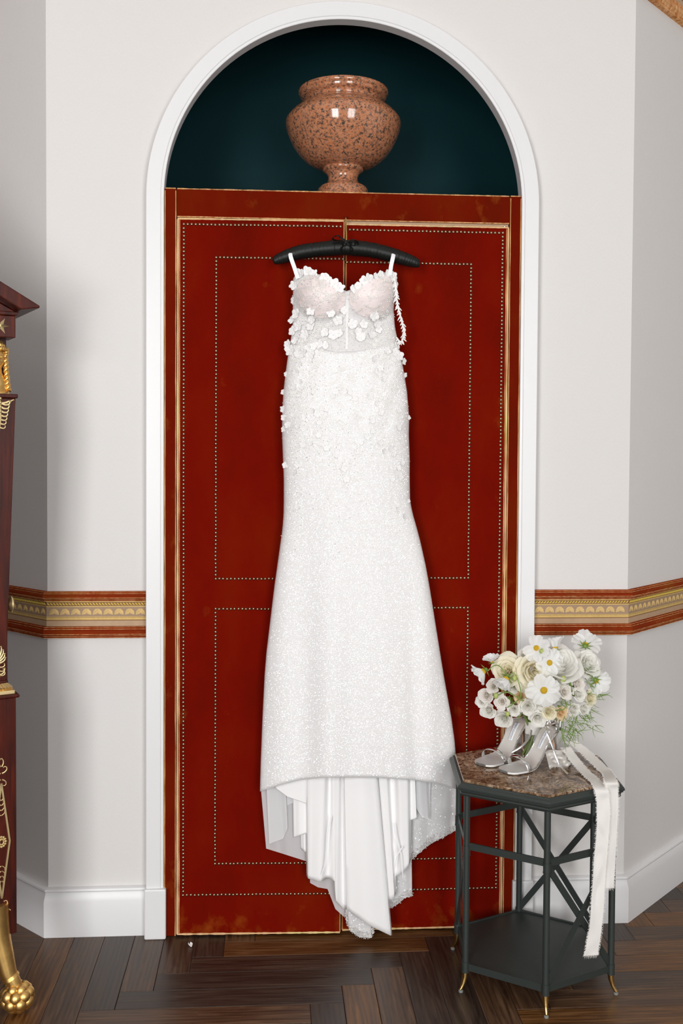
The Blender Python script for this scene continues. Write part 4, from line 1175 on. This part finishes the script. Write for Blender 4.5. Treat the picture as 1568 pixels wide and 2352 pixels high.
# local frame: x right along its front, y towards its back, z up; origin under the right pilaster's front
CW, CD = .86, .42
def cb(name, a, b, mat='mahogany', bevel=.002, par=cab): return MB().box(a, b).build(name, mat, par, smooth=0, bevel=bevel)
body = cb('body', (-CW+.03, .05, .20), (.030, CD, 1.80))
for s_ in (0, 1):
    mx = -s_*(CW-.0)+0
    X = lambda x: x if s_ == 0 else -CW+.0-x
    def bx(name, a, b, mat='mahogany', bevel=.002, par=cab):
        x0, x1 = sorted((X(a[0]), X(b[0]))); return cb(name, (x0, a[1], a[2]), (x1, b[1], b[2]), mat, bevel, par)
    bx('frieze_block', (-.042, 0, 1.746), (.042, .075, 1.802))
    bx('capital_slab', (-.047, -.004, 1.591), (.047, .08, 1.602), bevel=.003)
    # tapering shaft
    m = MB(); vs = []
    for z, h in ((.858, .020), (1.591, .0425)): vs += [(X(-h), .004+.0425-h, z), (X(h), .004+.0425-h, z), (X(h), .075, z), (X(-h), .075, z)]
    m.add(vs, [(0, 1, 2, 3), (4, 5, 6, 7), (0, 1, 5, 4), (1, 2, 6, 5), (2, 3, 7, 6), (3, 0, 4, 7)]); sh = m.build('pilaster_shaft', 'mahogany', cab, smooth=0, bevel=.002)
    bx('shaft_foot', (-.024, .018, .852), (.024, .07, .860))
    bx('lower_moulding', (-.047, -.012, .818), (.047, .08, .8275), bevel=.004)
    lo = bx('lower_pilaster', (-.0385, -.004, .20), (.0385, .08, .818))
    bx('gilt_plinth', (-.036, -.006, .8275), (.036, .07, .838), 'gilt_pale')
    m = MB()
    for i in range(9):
        a = -1.2+2.4*i/8
        m.tube([(X(.030*math.sin(a)*1.0), .012-.008*math.cos(a), .838), (X(.028*math.sin(a)), .006-.010*math.cos(a), .845), (X(.020*math.sin(a)), .016-.006*math.cos(a), .853)], [.005, .0055, .003], 8)
    m.build('gilt_acanthus', 'gilt_pale', cab)
    # star on the frieze block
    m = MB(); c = Vector((X(.004), -.0005, 1.7745)); vs = [c+Vector((0, -.005, 0))]
    for i in range(12):
        a = 2*PI*i/12; r = .0225 if i % 2 == 0 else .0085; vs.append(c+Vector((r*math.cos(a), 0 if i % 2 == 0 else -.001, r*math.sin(a))))
    m.add(vs, [(0, 1+i, 1+(i+1) % 12) for i in range(12)]); m.build('gilt_star', 'gilt_pale', cab, smooth=0)
    # gilded bust
    bc = X(-.001)
    bust = MB()
    bust.lathe([(.032, 1.602), (.0325, 1.607), (.031, 1.609)], 24, (bc, .030, 0))
    def chest(u, v):
        a = 2*PI*u; z = 1.607+.066*v
        rx = interp([(0, .0285), (.25, .027), (.5, .022), (.75, .0135), (1, .0125)], v); ry = interp([(0, .020), (.3, .021), (.6, .016), (1, .012)], v)
        return (bc+rx*math.cos(a), .028+ry*math.sin(a)-(.004*math.sin(PI*v) if math.sin(a) < 0 else 0), z)
    bust.grid(chest, 28, 12, True)
    def head(u, v):
        a = 2*PI*u; ph = -PI/2+PI*v; z = 1.694+.034*math.sin(ph); rr = math.cos(ph)
        taper = 1-.22*max(0, -math.sin(ph))
        x = .0225*rr*math.cos(a)*taper; y = .027*rr*math.sin(a)
        if y < 0:
            y *= .92; fx = x/.0225; fz = (z-1.694)/.034
            y -= .0065*math.exp(-(fx/.16)**2-((fz+.12)/.20)**2)           # nose
            y -= .0025*math.exp(-(fx/.26)**2-((fz+.50)/.07)**2)           # lips
            y -= .0025*math.exp(-(fx/.30)**2-((fz+.80)/.14)**2)           # chin
            for q in (-1, 1):
                y += .0038*math.exp(-((fx-q*.36)/.17)**2-((fz-.05)/.10)**2)   # eye sockets
                y -= .0018*math.exp(-((fx-q*.38)/.22)**2-((fz-.22)/.05)**2)   # brows
                y -= .0014*math.exp(-((fx-q*.50)/.20)**2-((fz+.30)/.18)**2)   # cheeks
        return (bc+x, .026+y, z)
    bust.grid(head, 44, 36, True)
    for q in (-1, 1):
        bust.ball((bc+q*.0088, .0062, 1.6955), .0042, 12, 8, sx=1.2, sz=.62)
    bo = bust.build('gilt_bust', 'gilt', cab, smooth=60)
    hair = MB()
    def cap(u, v):
        a = 2*PI*u; ph = .42+(PI/2-.42)*v; wv = 1+.05*math.sin(26*a+6*v)*(1-v)+.04*math.sin(22*v+3*math.cos(a))
        return (bc+.0268*math.cos(ph)*math.cos(a)*wv, .028+.0295*math.cos(ph)*math.sin(a)*wv, 1.698+.046*math.sin(ph)*wv**.5)
    hair.grid(cap, 96, 20, True)
    for k in range(13):          # waved locks framing the face
        a = PI+PI*k/12; hair.tube([(bc+.0245*math.cos(a+.1*q), .028+.0275*math.sin(a+.1*q), 1.7165+.003*q+.001*math.sin(k)) for q in (-1, 0, 1)], [.0042, .0056, .0042], 8)
    for q in (-1, 1):
        for i in range(6): hair.ball((bc+q*(.0235+.001*math.sin(i)), .016+.0035*i, 1.716-.0055*i), .0062, 10, 8)
        for st in (0, PI):       # two strands twisted into a lock
            hair.tube([(bc+q*(.0215+.007*(i/40)**2+.0030*math.sin(i*.62+st)), .018-.003*i/40+.0030*math.cos(i*.62+st), 1.700-.090*i/40) for i in range(41)], [.0046]*41, 8)
    hair.build('hair', 'gilt', bo, smooth=60)

    # scrolling gilt mounts
    def scroll(m, x, z, a, L, curl, r0, y):
        pts = []; rs = []
        n = 14
        for i in range(n+1):
            pts.append((X(x), y, z)); rs.append(r0*(1-.55*i/n)); x += math.cos(a)*L/n; z += math.sin(a)*L/n; a += curl/n*(.3+1.9*(i/n)**1.5)
        m.tube(pts, rs, 7, flat=.6, upv=(0, -1, 0)); m.ball(pts[-1], rs[-1]*1.7, 7, 5)
    m = MB(); y = .001
    for q in (-1, 1):
        scroll(m, q*.004, 1.576, PI/2-q*1.3, .034, q*.2, .0034, y); scroll(m, q*.018, 1.578, PI/2-q*.6, .014, -q*2.2, .003, y)
        for k in range(7): scroll(m, q*.002, 1.582-.011*k, PI/2-q*(2.35-.04*k), .034-.0026*k, q*2.9, .0036-.0002*k, y)
    m.tube([(X(0), y, 1.588), (X(0), y, 1.54), (X(0), y, 1.505)], [.005, .007, .002], 8, flat=.6, upv=(0, -1, 0))
    for k in range(4): m.ball((X(.002), y, 1.590-.011*k), .0055, 8, 6)
    m.build('gilt_mount', 'gilt_pale', sh)
    m = MB(); y = .022
    for q in (-1, 1):
        for k in range(5): scroll(m, q*.001, .905+.004*k, PI/2-q*(1.35-.30*k), .024+.003*k, q*(1.6-.25*k), .0032, y)
        for k in range(3): scroll(m, q*.002, .896-.010*k, PI/2-q*(1.9+.1*k), .020, q*2.8, .0026, y)
        scroll(m, q*.002, .876, PI/2-q*1.5, .024, q*3.0, .0025, y)
    m.tube([(X(0), y, .868), (X(0), y, .95)], [.005, .002], 8, flat=.6, upv=(0, -1, 0))
    m.build('gilt_mount', 'gilt_pale', sh)
    # lozenge frame and scrolls on the lower pilaster
    m = MB(); y = -.0055
    loz = [(0, .60), (.0205, .447), (0, .30), (-.0205, .447), (0, .60)]
    for a, b in zip(loz, loz[1:]): m.bar((X(a[0]), y, a[1]), (X(b[0]), y, b[1]), .0045, .004, (0, 1, 0))
    for zc, sg in ((.625, 1), (.275, -1)):
        for q in (-1, 1):
            scroll(m, q*.002, zc, PI/2-q*1.3, .030, q*4.0, .0024, y); scroll(m, q*.002, zc+.018*sg, PI/2-q*.5, .026, q*2.4*sg, .0022, y); scroll(m, q*.002, zc-.016, -PI/2+q*1.2, .026, -q*3.6, .0022, y)
    for zc, sg in ((.525, 1), (.375, -1)):
        for q in (-1, 1):
            for k in range(4): scroll(m, q*.001, zc+sg*(.030-.013*k), PI/2*sg-q*(.7+.12*k)*sg, .014, q*1.6*sg, .0016, y)
    for k in range(12):
        a = 2*PI*k/12; m.ball((X(.011*math.cos(a)), y, .447+.013*math.sin(a)), .0036, 7, 5); m.ball((X(.006*math.cos(a)), y-.001, .447+.007*math.sin(a)), .003, 7, 5)
    m.build('gilt_mount', 'gilt_pale', lo)
    # gilded leg with a clawed ball foot
    leg = MB()
    lp = dense([(-.012, .006, .285), (-.012, .005, .265), (-.006, .002, .20), (.004, -.006, .15), (.014, -.014, .105), (.024, -.020, .085), (.032, -.024, .065)], 6)
    leg.tube([(X(x), yy, z) for x, yy, z in lp], [.033-.0155*sm(i/(len(lp)-1)) for i in range(len(lp))], 18, upv=(0, -1, 0))
    leg.tube([(X(.0175), -.016, .097), (X(.021), -.018, .090)], [.0215, .0225], 16)
    lg = leg.build('gilt_leg', 'gilt', cab, smooth=60)
    ft = MB(); cx_, cz_ = X(.034), .040
    ft.ball((cx_, -.024, cz_-.004), .0355, 24, 16)
    for ring, (ph, nn, rr) in enumerate(((.95, 5, .0150), (.38, 8, .0165), (-.20, 8, .0165), (-.72, 7, .0130))):
        for i in range(nn):
            a = 2*PI*i/nn+ring*.39; R = .0295
            ft.ball((cx_+R*math.cos(ph)*math.cos(a), -.024+R*math.cos(ph)*math.sin(a), cz_+R*math.sin(ph)), rr, 14, 10)
    ft.build('paw_foot', 'gilt', lg, smooth=60)
    MB().box((X(.0)-.02, CD-.06, 0), (X(.0)+.02, CD-.02, .21)).build('back_leg', 'mahogany', cab, smooth=0)
# knob on the right side of the shaft
kn = MB().lathe([(.005, 0), (.005, .010), (.007, .013), (.0165, .020), (.0215, .0235), (.0215, .0265), (.014, .030), (.004, .031)], 24)
k_o = kn.build('brass_knob', 'gilt_pale', cab); k_o.location = (.012, .040, 1.055); k_o.rotation_euler = (0, PI/2, 0)
# doors between the pilasters
for z0, z1 in ((.84, 1.72), (.24, .80)):
    dd = cb('panel_door', (-CW+.06, .036, z0), (-.06, .05, z1), bevel=.003)
    MB().box((-CW+.12, .030, z0+.06), (-.12, .038, z1-.06)).build('door_panel', 'mahogany', dd, smooth=0, bevel=.004)
# pediment
cb('cornice_strip', (-CW-.046, -.006, 1.802), (.046, .10, 1.812))
xc, xt, xb = -CW/2, .092, .050
rise = .53
pk = lambda x, z0: z0+rise*(x-xc)
m = MB(); y0, y1 = -.045, CD
zt = 1.8205; zp = zt+.012+rise*(xt-xc)
ped = MB().prismY([(xb-.004, 1.812), (xc, 1.812+rise*(xb-xc)-.01), (2*xc-xb+.004, 1.812)], .012, CD-.01).build('pediment', 'mahogany', cab, smooth=0)
for s_ in (-1, 1):
    fx = (lambda x: x) if s_ > 0 else (lambda x: 2*xc-x)
    poly = [(fx(xt), zt), (fx(xt+.001), zt+.006), (fx(xc), zp+.006), (fx(xc), zp-.034), (fx(xb-.004), 1.8135)]
    MB().prismY(poly, y0, y1).build('raking_cornice', 'mahogany', cab, smooth=0, bevel=.004)
    poly = [(fx(xb), 1.812), (fx(xb), 1.818), (fx(xc), 1.818+rise*(xb-xc)), (fx(xc), 1.808+rise*(xb-xc)-.004)]
    MB().prismY(poly, .0, .02).build('raking_moulding', 'mahogany', cab, smooth=0)

# a fallen petal on the floor
m = MB()
m.grid(lambda u, v: (.008*(u-.5)*math.sin(PI*(.15+.7*v))*1.6, .013*(v-.5), .001+.006*(abs(u-.5)*2)**2+.003*v), 6, 6)
p = CAM+(fw+rt*((437-784)/FPX)-up*((2174-CYP)/FPX))*(-CAM.z/(fw+rt*((437-784)/FPX)-up*((2174-CYP)/FPX)).z)
pt = m.build('fallen_petal', 'petal_cloth', None, smooth=180, solid=.0012); pt.location = (p.x, p.y, .0006); pt.rotation_euler = (0, 0, .5)
pt['label'] = 'tiny white petal lying on the dark floor by the wardrobe'; pt['category'] = 'petal'
